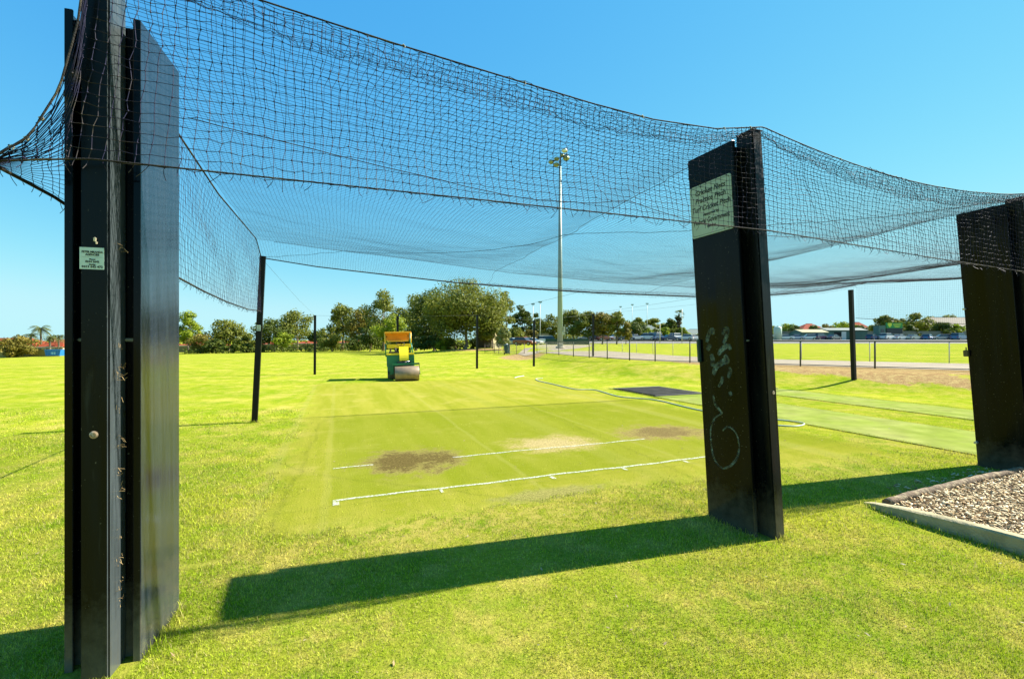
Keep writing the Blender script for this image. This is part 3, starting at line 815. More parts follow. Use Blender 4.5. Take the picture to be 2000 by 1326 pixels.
# side curtains
def side_curtain(name, vs, ufun, ztop_f, zbot_f, rows, seed, sgn):
    VV, TT = np.meshgrid(vs, np.linspace(0, 1, rows))
    en = np.sin(PI * np.clip((VV - vs[0]) / (vs[-1] - vs[0]), 0, 1)) ** 0.6
    U = ufun(VV) + sgn * 0.10 * np.sin(PI * TT * 0.8) * en * (0.5 + 0.5 * wob(VV * 0.9, TT * 2, seed)) + 0.003 * rng.normal(0, 1, VV.shape)
    Z = ztop_f(VV) * (1 - TT) + zbot_f(VV) * TT + 0.012 * wob(VV * 3, TT * 4, seed + 1) * np.sin(PI * TT)
    V2 = VV + 0.05 * np.sin(PI * TT) * wob(VV * 0.8, TT * 1.5, seed + 2) * en
    net_mesh(name, W3(U, V2, Z), 0.0015, m_net, NET, 0.0, True)
zt_l = lambda v: np.interp(v, [2.66, 2.80, 2.92, 3.05, 3.2, 3.35, 4.0, 6.0, 9.2, 9.95], [2.385, 2.48, 2.66, 2.85, 3.08, 3.25, 3.28, 3.24, 3.39, 3.18])
zb_l = lambda v: np.interp(v, [2.66, 3.3, 4.0, 5.3, 6.5, 8.3, 9.95], [2.36, 2.22, 2.12, 2.08, 2.065, 2.08, 2.15])
ul_s = lambda v: np.interp(v, [2.66, 2.9, 3.3, 4.2, 9.95], [-1.395, -1.31, -1.245, -1.21, -1.39])
side_curtain('side_curtain', np.arange(2.67, 9.93, CELL), ul_s, zt_l, zb_l, 21, 51, -1)
side_curtain('side_curtain', np.arange(3.2, 9.95, CELL), lambda v: 15.9 + 0 * v, lambda v: np.interp(v, [2.8, 6.5, 9.95], [3.28, 3.22, 3.40]), lambda v: np.interp(v, [2.8, 6.5, 9.95], [2.0, 1.95, 2.3]), 22, 61, 1)

def rope(name, pts, r, mtl=None, seg=6, n=0):
    P = np.array(pts, float)
    if n:
        s = np.r_[0, np.cumsum(np.linalg.norm(np.diff(P, axis=0), axis=1))]
        t = np.linspace(0, s[-1], n)
        P = np.column_stack([np.interp(t, s, P[:, i]) for i in range(3)])
        P[1:-1] += rng.normal(0, r * 0.35, (n - 2, 3))
    return MB().tube(P, r, seg).build(name, mtl or m_rope, NET)
def path_uvz(us, vs, zs): return W3(np.asarray(us, float), np.asarray(vs, float), np.asarray(zs, float))
a = np.linspace(-1.06, 9.4, 220); rope('top_cable', path_uvz(a, vf(a), zf(a) + 0.004), 0.0045)
a = np.linspace(-1.40, 9.4, 220); rope('hem_rope', path_uvz(a, v_bot(a) - 0.004, z_bot(a) + 0.003), 0.0042)
a = np.linspace(-1.40, -1.07, 18); rope('edge_rope', path_uvz(a, 2.645 + 0 * a, np.interp(a, [-1.4, -1.278, -1.175, -1.11, -1.07], [2.385, 2.50, 2.73, 3.04, 3.43])), 0.0045)
b_ = np.linspace(3.2, 9.95, 60); rope('side_cable', path_uvz(ul_s(b_), b_, zt_l(b_) + 0.004), 0.009)
b_ = np.linspace(2.67, 9.93, 60); rope('hem_rope', path_uvz(ul_s(b_) - 0.005, b_, zb_l(b_)), 0.008)
b_ = np.linspace(3.0, 9.95, 50); rope('side_cable', path_uvz(15.9 + 0 * b_, b_, np.interp(b_, [2.8, 6.5, 9.95], [3.28, 3.22, 3.40])), 0.008)
b_ = np.linspace(2.9, 9.95, 60); rope('hem_rope', path_uvz(15.9 + 0 * b_, b_, np.interp(b_, [2.8, 6.5, 9.95], [2.0, 1.95, 2.3])), 0.008)
def on_roof(u, v):
    t = (v - 2.70) / 7.25; uL_ = float(u_left(np.array(v))); s = (u - uL_) / (15.9 - uL_)
    return roofP[int(np.clip(round(t * (nrw - 1)), 0, nrw - 1)), int(np.clip(round(s * (nc - 1)), 0, nc - 1))]
for up in PU[1:4]:
    rope('roof_cable', [on_roof(up, v) + np.array([0, 0, -0.006]) for v in np.linspace(2.75, 9.9, 60)], 0.0024)
for vseam in (4.4, 9.2):
    rope('roof_seam', [on_roof(u, vseam) + np.array([0, 0, -0.004]) for u in np.linspace(-1.1, 15.8, 150)], 0.0034)
dg_u = np.interp(np.linspace(0, 1, 70), [0, .2, .45, .62, .8, 1], [-1.36, 0.82, 2.43, 3.6, 5.2, 7.3]); dg_v = np.interp(np.linspace(0, 1, 70), [0, .2, .45, .62, .8, 1], [9.9, 8.83, 6.74, 5.3, 3.9, 2.9])
rope('roof_seam', [on_roof(u, v) + np.array([0, 0, -0.006]) for u, v in zip(dg_u, dg_v)], 0.003)
a = np.linspace(-1.36, 15.9, 200); rope('back_rope', path_uvz(a, 9.95 + 0 * a, zbk(a)), np.interp(a, [-1.4, 2, 6, 13, 16], [0.010, 0.014, 0.018, 0.018, 0.012]))
# netting bunched on the back rope
UB, TB = np.meshgrid(np.arange(3.0, 15.8, 0.045), np.linspace(0, 1, 8))
am = np.interp(UB, [3, 6, 9, 13, 15.8], [0.03, 0.08, 0.11, 0.09, 0.10])
net_mesh('bunched_netting', W3(UB, 9.95 - 0.10 * TB + 0.01 * rng.normal(0, 1, UB.shape), zbk(UB) + am * np.sin(TB * 4.2) * 0.8 + 0.012 * rng.normal(0, 1, UB.shape)), 0.0016, m_net, NET)
# corner knot with its tie rope, pale cable ties along the front cable
kp = uv2w(-1.405, 2.65, 2.372)
mb = MB()
for k in range(5):
    mb.sphere((kp[0] + random.uniform(-.012, .012), kp[1] + random.uniform(-.012, .012), kp[2] + random.uniform(-.012, .012)), 0.017, 1)
for d in ((-0.05, 0.0, 0.03), (-0.035, 0.0, -0.04), (-0.06, 0.01, -0.012)):
    mb.tube([kp, (kp[0] + d[0], kp[1] + d[1], kp[2] + d[2])], [0.006, 0.003], 5)
mb.build('corner_knot', m_rope, NET)
rope('tie_rope', [kp, uv2w(-2.2, 2.62, 2.40), uv2w(-3.6, 2.6, 2.44), uv2w(-5.4, 2.6, 2.5)], 0.007)
for u in (0.35, 1.1, 2.0, 2.75, 3.02, 4.1, 4.9, 5.7, 6.3, -1.34, -1.29, -1.24):
    z = float(zf(np.array(u))) if u > -1.07 else float(np.interp(u, [-1.4, -1.278, -1.175], [2.385, 2.50, 2.73]))
    x, y, z = uv2w(u, float(vf(np.array(u))) - 0.002, z)
    mb = MB(); mb.tube([(x - .010, y - .004, z + .004), (x, y, z + .013), (x + .009, y + .003, z + .002), (x + .004, y - .003, z - .009)], 0.0032, 5); mb.build('cable_tie', m_rope_l, NET)

# slim posts at the back corners of the net and the row beyond it
m_slim = mat('slim_post_paint', (0.004, 0.005, 0.004), 0.45, spec=0.2, var=0.3, vscale=4, col2=(0.014, 0.014, 0.012), c2scale=6, c2lo=0.6, c2hi=0.8)
def slim_post(x, y, h, w, lean, label, z=None):
    t = empty('net_post'); tag(t, label, 'post', 'slim black net posts')
    MB().box(-w / 2, w / 2, -w / 2, w / 2, -0.15, h, 0.006).build('post', m_slim, t)
    MB().box(-w / 2 - 0.004, w / 2 + 0.004, -w / 2 - 0.004, w / 2 + 0.004, h + 0.0005, h + 0.012, 0.003).build('post_cap', m_slim, t)
    tilt(t, (x, y, float(gz(x, y)) if z is None else z), R(20.9), lean)
    return t
cp = slim_post(-4.98, 8.805, 3.20, 0.10, 0.050, 'slim leaning black post holding the far left corner of the net')
stk2 = MB().box(-0.036, 0.030, -0.0525, -0.0505, 1.77, 1.88).build('sticker', m_stk, cp)
for z, s_ in ((1.855, 0.010), (1.84, 0.010), (1.815, 0.008), (1.80, 0.010), (1.785, 0.010)):
    MB().box(-0.026, 0.020, -0.05285, -0.05265, z - s_ * 0.3, z + s_ * 0.3).build('printed_line', m_ink, stk2)
slim_post(11.27, 15.0, 2.95, 0.115, -0.035, 'slim black post under the far right corner of the net before the dirt bank')
FARP = [(-9.1, 21.0, 2.72, 'slim black post alone left of the roller'), (-5.78, 22.95, 2.8, 'slim black post right behind the roller canopy'), (-1.94, 25.2, 2.95, 'slim black post before the big eucalypt trunk'), (1.30, 27.1, 2.72, 'slim black post beside the fence gap, right of the bin'), (5.27, 29.6, 2.75, 'slim black post right of the tall floodlight mast')]
tops = []
for x, y, h, lb in FARP:
    slim_post(x, y, h, 0.105, 0.004, lb)
    tops.append((x, y, float(gz(x, y)) + h))
m_wire = mat('fine_wire', (0.05, 0.05, 0.05), 0.5)
def guy(p, q, sag, label):
    o = MB().tube([p, tuple((a + b) / 2 - (0, 0, sag)[k] for k, (a, b) in enumerate(zip(p, q))), q], 0.003, 4).build('guy_wire', m_wire)
    tag(o, label, 'wire', 'thin guy wires behind the net')
WN = ('post left of the roller', 'post behind the roller', 'post before the big eucalypt', 'post beside the fence gap', 'post right of the floodlight mast')
for i, (u, z) in enumerate(((-1.38, 3.16), (2.2, 2.87), (5.6, 2.78), (9.6, 2.80), (13.0, 3.0))):
    guy(uv2w(u, 9.97, z), tops[i], 0.05, 'thin wire from the net edge to the ' + WN[i])
for i in range(4):
    guy(tops[i], tops[i + 1], 0.02, 'thin wire between the ' + WN[i] + ' and the next post')

# ------------------------------------------------------------------ grass blades, chips, small ground things
def lawn_blade_material():
    m = bpy.data.materials.new('grass_blade'); m.use_nodes = True
    nt = m.node_tree; L = nt.links; b = nt.nodes['Principled BSDF']; o = nt.nodes['Material Output']
    b.inputs['Roughness'].default_value = 0.6; b.inputs['Specular IOR Level'].default_value = 0.08
    lg = nd(nt, 'ShaderNodeGroup'); lg.node_tree = LAWN
    geo = nd(nt, 'ShaderNodeNewGeometry')
    r1 = nd(nt, 'ShaderNodeMapRange'); r1.inputs['To Min'].default_value = 0.85; r1.inputs['To Max'].default_value = 2.25
    L.new(geo.outputs['Random Per Island'], r1.inputs['Value'])
    sc = nd(nt, 'ShaderNodeVectorMath', operation='SCALE'); L.new(lg.outputs['Color'], sc.inputs[0]); L.new(r1.outputs[0], sc.inputs['Scale'])
    fr = nd(nt, 'ShaderNodeMath', operation='MULTIPLY'); fr.inputs[1].default_value = 37.31; L.new(geo.outputs['Random Per Island'], fr.inputs[0])
    fc = nd(nt, 'ShaderNodeMath', operation='FRACT'); L.new(fr.outputs[0], fc.inputs[0])
    gt = nd(nt, 'ShaderNodeMath', operation='GREATER_THAN'); gt.inputs[1].default_value = 0.80; L.new(fc.outputs[0], gt.inputs[0])
    mx = nd(nt, 'ShaderNodeMix', data_type='RGBA'); L.new(gt.outputs[0], mx.inputs['Factor']); L.new(sc.outputs[0], mx.inputs['A']); mx.inputs['B'].default_value = (0.44, 0.38, 0.13, 1)
    L.new(mx.outputs['Result'], b.inputs['Base Color'])
    tl = nd(nt, 'ShaderNodeBsdfTranslucent'); L.new(mx.outputs['Result'], tl.inputs['Color'])
    ms = nd(nt, 'ShaderNodeMixShader'); ms.inputs['Fac'].default_value = 0.35
    L.new(b.outputs[0], ms.inputs[1]); L.new(tl.outputs[0], ms.inputs[2]); L.new(ms.outputs[0], o.inputs['Surface'])
    return m
M_BLADE = lawn_blade_material()

KERB = np.array([(3.43, 4.45), (3.44, 4.20), (3.53, 3.944), (3.647, 3.68), (3.778, 3.358), (3.93, 2.9), (4.08, 2.3), (4.2, 1.6)])
EDGE = np.array([(3.56, 4.33), (4.3, 4.62), (5.1, 4.95), (5.94, 5.29)])
def kerb_x(Y): return np.interp(Y, KERB[::-1, 1], KERB[::-1, 0])
def edge_y(X): return np.interp(X, EDGE[:, 0], EDGE[:, 1])
def in_mulch(X, Y): return (X > kerb_x(Y) - 0.02) & (Y < edge_y(X)) & (Y < 6.2) & (Y < 4.46 + (X > 3.56) * 2)
def in_pillar(X, Y):
    m = np.zeros(X.shape, bool)
    for p in (pil_l, pil_m, pil_r):
        mi = p.matrix_world.inverted()
        lx = mi[0][0] * X + mi[0][1] * Y + mi[0][3]; ly = mi[1][0] * X + mi[1][1] * Y + mi[1][3]
        m |= (np.abs(lx) < PW / 2 + 0.005) & (ly > -0.105) & (ly < PD + 0.005)
    return m

def blades(name, n, ymin, ymax, hmin, hmax, wid, power, keep=None, label=None):
    t = rng.uniform(0, 1, n)
    Y = (ymin ** (1 - power) + t * (ymax ** (1 - power) - ymin ** (1 - power))) ** (1 / (1 - power))
    X = rng.uniform(-1.22, 1.22, n) * (Y + 0.3)
    u = X * UX + Y * UY; v = -X * UY + Y * UX
    jit = 0.35 * wob(X * 2.1, Y * 2.1, 71) + 0.2 * wob(X * 6, Y * 6, 72)
    turf = (u + jit > -0.70) & (u + jit < 7.35) & (v + jit > 4.15) & (v < 17.5)
    syn = ((u > 8.20) & (u < 10.27)) | ((u > 11.73) & (u < 13.37))
    ok = ~(turf & (rng.uniform(0, 1, n) < 0.94)) & ~syn & ~in_mulch(X, Y) & ~in_pillar(X, Y)
    if keep is not None: ok &= keep(X, Y)
    X, Y = X[ok], Y[ok]; n = len(X)
    # thin out in worn spots
    thin = wob(X * 1.3, Y * 1.3, 75) * 0.6 + wob(X * 5, Y * 5, 76) * 0.5
    sel = rng.uniform(-1.6, 1.0, n) < thin + 0.45
    X, Y, thin = X[sel], Y[sel], thin[sel]; n = len(X)
    Z = gz(X, Y)
    sc = np.maximum(Y / 2.4, 1.0) ** 0.75
    h = rng.uniform(hmin, hmax, n) * (0.8 + 0.35 * thin) * np.minimum(sc, 1.5)
    turf2 = ((X * UX + Y * UY) > -0.6) & ((-X * UY + Y * UX) > 4.2)
    h = np.where(turf2, h * 0.45, h)
    w = wid * rng.uniform(0.7, 1.3, n) * sc
    az = rng.uniform(0, 2 * PI, n); ln = np.abs(rng.normal(0.0, 0.75, n)) + 0.15
    d = np.stack([np.cos(az) * np.sin(ln), np.sin(az) * np.sin(ln), np.cos(ln)], -1)
    ph = rng.uniform(0, 2 * PI, n)
    s = np.stack([np.cos(ph), np.sin(ph), 0 * ph], -1)
    B = np.stack([X, Y, Z - 0.002], -1)
    V = np.stack([B - s * w[:, None] / 2, B + s * w[:, None] / 2, B + d * h[:, None]], 1).reshape(-1, 3)
    Fc = np.arange(3 * n).reshape(-1, 3)
    o = link_mesh(name, np_mesh(name, V, Fc), M_BLADE)
    tag(o, label, 'grass', kind='stuff')
    return n
n_b = blades('grass', 560000, 1.75, 10.5, 0.011, 0.034, 0.0040, 1.6, None, 'short bright green lawn grass round the net pillars')

# longer tufts at the pillar feet
def foot_tufts(name, pts, n, hmin, hmax, label):
    P = np.array(pts, float); k = rng.integers(0, len(P), n)
    X = P[k, 0] + rng.normal(0, P[k, 2]); Y = P[k, 1] + rng.normal(0, P[k, 2])
    ok = ~in_pillar(X, Y) & ~in_mulch(X, Y); X, Y = X[ok], Y[ok]; n = len(X)
    h = rng.uniform(hmin, hmax, n); az = rng.uniform(0, 2 * PI, n); ln = np.abs(rng.normal(0, 0.45, n))
    ts = np.array([0, 0.5, 1.0]); bend = rng.uniform(0.0, 0.5, n)
    w = rng.uniform(0.003, 0.005, n); ph = az + PI / 2
    s = np.stack([np.cos(ph), np.sin(ph), 0 * ph], -1)
    pts_ = []
    for t in ts:
        a = ln + bend * t
        pts_.append(np.stack([X + np.cos(az) * np.sin(a) * h * t, Y + np.sin(az) * np.sin(a) * h * t, gz(X, Y) - 0.003 + np.cos(a) * h * t], -1))
    V = np.stack([pts_[0] - s * w[:, None] / 2, pts_[0] + s * w[:, None] / 2, pts_[1] + s * w[:, None] / 2.6, pts_[1] - s * w[:, None] / 2.6, pts_[2]], 1).reshape(-1, 3)
    i = np.arange(n)[:, None] * 5
    Fc = np.concatenate([i + [0, 1, 2], i + [0, 2, 3], i + [3, 2, 4]])
    o = link_mesh(name, np_mesh(name, V, Fc), M_BLADE); tag(o, label, 'grass', kind='stuff')
def along(p, a, b, n, s): 
    mw = p.matrix_world
    return [tuple((mw @ Vector((a[0] + (b[0] - a[0]) * t, a[1] + (b[1] - a[1]) * t, 0)))[:2]) + (s,) for t in np.linspace(0, 1, n)]
foot_tufts('grass', along(pil_l, (0.10, -0.03), (0.13, 0.03), 6, 0.02) + along(pil_l, (0.175, 0.02), (0.18, 0.46), 14, 0.02), 300, 0.03, 0.10, 'longer grass tufts at the foot of the nearest pillar')
foot_tufts('grass', along(pil_m, (-0.17, 0.0), (-0.17, 0.46), 14, 0.02) + along(pil_m, (-0.05, -0.12), (0.09, -0.12), 6, 0.02), 320, 0.03, 0.075, 'longer grass tufts at the foot of the middle pillar')
foot_tufts('grass', [(x - 0.03, y, 0.02) for x, y in resample(KERB[:6], 0.05)], 500, 0.03, 0.075, 'longer grass tufts along the concrete kerb')
for uu_, lb in ((8.21, 'grass creeping over the near edge of the first synthetic pitch'), (10.27, 'grass creeping over the far edge of the first synthetic pitch'), (11.74, 'grass creeping over the near edge of the second synthetic pitch'), (13.36, 'grass creeping over the far edge of the second synthetic pitch')):
    foot_tufts('grass', [uv2w(uu_ + 0.02 * math.sin(q * 3.1), q)[:2] + (0.03,) for q in np.linspace(2.0, 12.5, 160)], 3500, 0.02, 0.06, lb)
foot_tufts('grass', [(-4.98 + random.uniform(-.08, .08), 8.78, 0.05) for k in range(4)], 130, 0.05, 0.10, 'longer grass tufts at the foot of the slim leaning post')

# fallen leaves and bits of bark on the lawn
n = 260
Y = rng.uniform(1.9, 8.5, n) ** 1.0; X = rng.uniform(-1.15, 1.15, n) * Y
X = np.where(rng.uniform(0, 1, n) < 0.55, np.abs(X), X)
ok = ~in_mulch(X, Y); X, Y = X[ok], Y[ok]; n = len(X)
Z = gz(X, Y) + rng.uniform(0.008, 0.022, n)
az = rng.uniform(0, 2 * PI, n); l = rng.uniform(0.006, 0.018, n); w = l * rng.uniform(0.25, 0.5, n); tl_ = rng.normal(0, 0.3, n)
e = np.stack([np.cos(az), np.sin(az), tl_], -1); f = np.stack([-np.sin(az), np.cos(az), rng.normal(0, 0.4, n)], -1)
C = np.stack([X, Y, Z], -1)
V = np.stack([C - e * l[:, None], C - f * w[:, None], C + e * l[:, None], C + f * w[:, None]], 1).reshape(-1, 3)
m_leaf = mat('fallen_leaf', (0.24, 0.16, 0.07), 0.8, var=0.6, vscale=1.3, col2=(0.32, 0.26, 0.15), c2scale=2.0, c2lo=0.45, c2hi=0.55)
tag(link_mesh('fallen_leaves', np_mesh('fallen_leaves', V, np.arange(4 * n).reshape(-1, 4)), m_leaf), 'small dry leaves scattered over the lawn', 'leaves', kind='stuff')

# mulch bed: chips, base, concrete kerb, timber edging
m_chip = bpy.data.materials.new('wood_chip'); m_chip.use_nodes = True
nt = m_chip.node_tree; b = nt.nodes['Principled BSDF']; b.inputs['Roughness'].default_value = 0.85; b.inputs['Specular IOR Level'].default_value = 0.2
geo = nd(nt, 'ShaderNodeNewGeometry'); cr = nd(nt, 'ShaderNodeValToRGB')
cr.color_ramp.elements[0].color = (0.25, 0.145, 0.065, 1); cr.color_ramp.elements[1].color = (0.68, 0.56, 0.36, 1)
for p, c in ((0.3, (0.43, 0.31, 0.155, 1)), (0.6, (0.58, 0.45, 0.26, 1))):
    q = cr.color_ramp.elements.new(p); q.color = c
nt.links.new(geo.outputs['Random Per Island'], cr.inputs[0]); nt.links.new(cr.outputs[0], b.inputs['Base Color'])
m_soil = mat('mulch_base', (0.10, 0.065, 0.035), 0.95, var=0.4, vscale=30, bump=0.6, bscale=50)
gxm, gym = np.meshgrid(np.linspace(0, 1, 24), np.linspace(1.4, 4.5, 40))
Xm = kerb_x(gym) + 0.10 + gxm * (8.2 - kerb_x(gym)); Ym = np.minimum(gym, edge_y(Xm)) if False else gym
ylim = np.interp(Xm, [3.56, 5.94, 8.3], [4.33, 5.29, 6.2])
Ym = 1.4 + (gym - 1.4) / 3.1 * (ylim - 1.45)
Xm = np.maximum(Xm, kerb_x(np.minimum(Ym, 4.45)) + 0.10)
def mulch_z(X, Y): return 0.085 + 0.02 * wob(X * 2.2, Y * 2.2, 91) - 0.05 * smooth(3.8, 4.4, Y) * smooth(4.2, 3.6, X)
idx = np.arange(Xm.size).reshape(Xm.shape)
Fc = np.stack([idx[:-1, :-1], idx[:-1, 1:], idx[1:, 1:], idx[1:, :-1]], -1).reshape(-1, 4)
bed = link_mesh('mulch_bed', np_mesh('mulch_bed', np.stack([Xm, Ym, mulch_z(Xm, Ym) - 0.012], -1).reshape(-1, 3), Fc), m_soil, None, True)
tag(bed, 'brown soil base of the mulch bed', kind='structure')
n = 24000
X = rng.uniform(3.5, 7.0, n); Y = rng.uniform(2.2, 5.7, n)
ok = (X > kerb_x(Y) + 0.11) & (Y < np.interp(X, [3.56, 5.94, 8.3], [4.33, 5.29, 6.2]) - 0.06) & (X / Y < 1.45)
spill = (rng.uniform(0, 1, n) < 0.10) & (Y > np.interp(X, [3.56, 5.94], [4.33, 5.29]) + 0.07) & (Y < np.interp(X, [3.56, 5.94], [4.33, 5.29]) + 0.40) & (X > 4.0) & (X < 5.9)
ok |= spill
zz = np.where(spill[ok], 0.012, mulch_z(X[ok], Y[ok])); X, Y = X[ok], Y[ok]; n = len(X)
l = rng.uniform(0.008, 0.026, n); w = l * rng.uniform(0.22, 0.5, n); th = rng.uniform(0.002, 0.005, n)
az = rng.uniform(0, 2 * PI, n); t1 = rng.normal(0, 0.35, n); t2 = rng.normal(0, 0.4, n)
e = np.stack([np.cos(az) * np.cos(t1), np.sin(az) * np.cos(t1), np.sin(t1)], -1); f = np.stack([-np.sin(az) * np.cos(t2), np.cos(az) * np.cos(t2), np.sin(t2)], -1)
g = np.cross(e, f); C = np.stack([X, Y, zz + rng.uniform(-0.004, 0.02, n)], -1)
cs = []
for s3 in (-1, 1):
    for s1, s2 in ((-1, -0.7), (0.9, -1), (1, 0.8), (-0.8, 1)):
        cs.append(C + s1 * e * l[:, None] + s2 * f * w[:, None] + s3 * g * th[:, None])
V = np.stack(cs, 1).reshape(-1, 3); i = np.arange(n)[:, None] * 8
Fc = np.concatenate([i + [3, 2, 1, 0], i + [4, 5, 6, 7], i + [0, 1, 5, 4], i + [1, 2, 6, 5], i + [2, 3, 7, 6], i + [3, 0, 4, 7]])
tag(link_mesh('wood_chip_mulch', np_mesh('wood_chip_mulch', V, Fc), m_chip), 'pale brown wood chips filling the bed behind the concrete kerb', 'mulch', kind='stuff')

m_conc = mat('kerb_concrete', (0.36, 0.31, 0.18), 0.9, spec=0.1, var=0.25, vscale=6, col2=(0.25, 0.22, 0.12), c2scale=2.5, c2lo=0.45, c2hi=0.7, bump=0.5, bscale=45)
KP = resample(KERB, 0.06)
KN = offset_line(KP, -1.0) - KP
hk = np.interp(np.arange(len(KP)) * 0.06, [0, 0.12, 0.35, 0.75, 1.4, 4], [0.012, 0.045, 0.085, 0.115, 0.14, 0.15])
prof = [(0.0, -0.05, 0), (0.0, 0.0, 0), (0.004, 0.90, 1), (0.018, 1.0, 1), (0.095, 1.0, 1), (0.105, 0.92, 1), (0.105, -0.05, 0)]
rows = []
for o_, zf_, k in prof:
    rows.append(np.column_stack([KP + KN * o_, (hk * zf_) if k else np.full(len(KP), zf_)]))
P = np.stack(rows, 1); nk, npf, _ = P.shape
idx = np.arange(nk * npf).reshape(nk, npf)
Fc = np.stack([idx[:-1, :-1], idx[1:, :-1], idx[1:, 1:], idx[:-1, 1:]], -1).reshape(-1, 4)
cap = np.array([[idx[0, 0], idx[0, 1], idx[0, 5], idx[0, 6]], [idx[0, 1], idx[0, 2], idx[0, 4], idx[0, 5]]])
kb = link_mesh('kerb', np_mesh('kerb', P.reshape(-1, 3), np.concatenate([Fc, cap])), m_conc, None, True)
md = kb.modifiers.new('edge', 'EDGE_SPLIT'); md.split_angle = R(40)
tag(kb, 'tapered concrete kerb at the mulch bed', kind='structure')
m_log = mat('edging_timber', (0.13, 0.085, 0.045), 0.9, var=0.5, vscale=25, col2=(0.26, 0.20, 0.11), c2scale=18, c2lo=0.5, c2hi=0.62, bump=0.7, bscale=70)
EP = resample(np.vstack([EDGE]), 0.07)
lg_ = MB().tube([(x, y, np.interp(x, [3.56, 3.9, 5.0, 5.94], [0.045, 0.072, 0.092, 0.092]) + 0.003 * math.sin(i * 1.7)) for i, (x, y) in enumerate(EP)], [0.038 + 0.002 * math.sin(i * 2.3) for i in range(len(EP))], 10).build('garden_edging', m_log)
tag(lg_, 'round brown timber edging between the mulch and the right pillar', 'edging')

# rubber mats and hose
m_rub = mat('rubber_mat', (0.026, 0.026, 0.021), 0.9, spec=0.08, var=0.3, vscale=5, col2=(0.045, 0.043, 0.035), c2scale=3)
def floor_mat(u0, u1, v0, v1, label):
    t = empty('rubber_mat'); tag(t, label, 'mat', 'rubber mats on the synthetic pitches')
    nu, nv = 10, 12
    U, V_ = np.meshgrid(np.linspace(u0, u1, nu), np.linspace(v0, v1, nv))
    X, Y, _ = uv2w(U, V_)
    vs = []
    for dz in (0.016, 0.030):
        vs.append(np.stack([X, Y, gz(X, Y) + dz + 0.003 * wob(X * 1.5, Y * 1.5, 97)], -1).reshape(-1, 3))
    idx = np.arange(nu * nv).reshape(nv, nu); q = lambda a: np.stack([a[:-1, :-1], a[:-1, 1:], a[1:, 1:], a[1:, :-1]], -1).reshape(-1, 4)
    top = idx + nu * nv
    ring = np.concatenate([idx[0, :], idx[1:, -1], idx[-1, -2::-1], idx[-2:0:-1, 0]]); r2 = np.roll(ring, -1)
    side = np.stack([ring, r2, r2 + nu * nv, ring + nu * nv], -1)
    link_mesh('sheet', np_mesh('sheet', np.concatenate(vs), np.concatenate([q(idx)[:, ::-1], q(top), side])), m_rub, t)
    for ua, ub, va, vb in ((u0, u1, v0, v0 + 0.06), (u0, u1, v1 - 0.06, v1)):
        X0 = [uv2w(a, c)[:2] for a, c in ((ua, va), (ub, va), (ub, vb), (ua, vb))]
        MB().poly([(x, y, float(gz(x, y)) + 0.036) for x, y in X0]).build('border_strip', mat('mat_border', (0.10, 0.10, 0.095), 0.8), t)
floor_mat(8.25, 10.05, 10.4, 12.5, 'large dark rubber mat at the end of the synthetic pitch')
floor_mat(11.85, 13.2, 10.6, 12.2, 'dark rubber mat glimpsed right of the middle pillar')

def ghit(px, py, lo=1.5, hi=160.0):
    Ds = np.geomspace(lo, hi, 6000); x = (px - 1000) / F * Ds
    s = (CAM_H - (py - 663.5) / F * Ds) - gz(x, Ds)
    k = np.where(s <= 0)[0]
    D = Ds[k[0]] if len(k) else hi
    return ((px - 1000) / F * D, D, float(gz((px - 1000) / F * D, D)))
m_hose = mat('garden_hose', (0.46, 0.52, 0.40), 0.5, var=0.2, vscale=3)
def hose(pxs, r, label):
    P = [ghit(*p) for p in pxs]
    Q = []
    for i in range(len(P) - 1):
        a, b1, c, d = [Vector(P[k]) for k in (max(i - 1, 0), i, i + 1, min(i + 2, len(P) - 1))]
        for k in range(10):
            t = k / 10
            q = 0.5 * ((2 * b1) + (c - a) * t + (2 * a - 5 * b1 + 4 * c - d) * t * t + (3 * b1 - a - 3 * c + d) * t ** 3)
            Q.append((q.x, q.y, float(gz(q.x, q.y)) + r))
    return Q
t = empty('garden_hose', (0, 0, 0)); tag(t, 'pale grey-green garden hose snaking along the edge of the turf', 'hose')
MB().tube(hose([(1060, 740), (1047, 741), (1052, 745), (1078, 751), (1121, 761), (1146, 762), (1166, 763.5), (1211, 776), (1277, 782), (1338, 796), (1367, 802.5), (1420, 812), (1480, 819), (1527, 822), (1560, 826), (1571, 830), (1557, 834), (1527, 833), (1490, 830)], 0.014, ''), 0.014, 6).build('hose', m_hose, t)
MB().tube(hose([(1005, 739), (1012, 737), (1024, 735)], 0.016, ''), 0.016, 6).build('nozzle', mat('hose_nozzle', (0.55, 0.55, 0.48), 0.5), t)

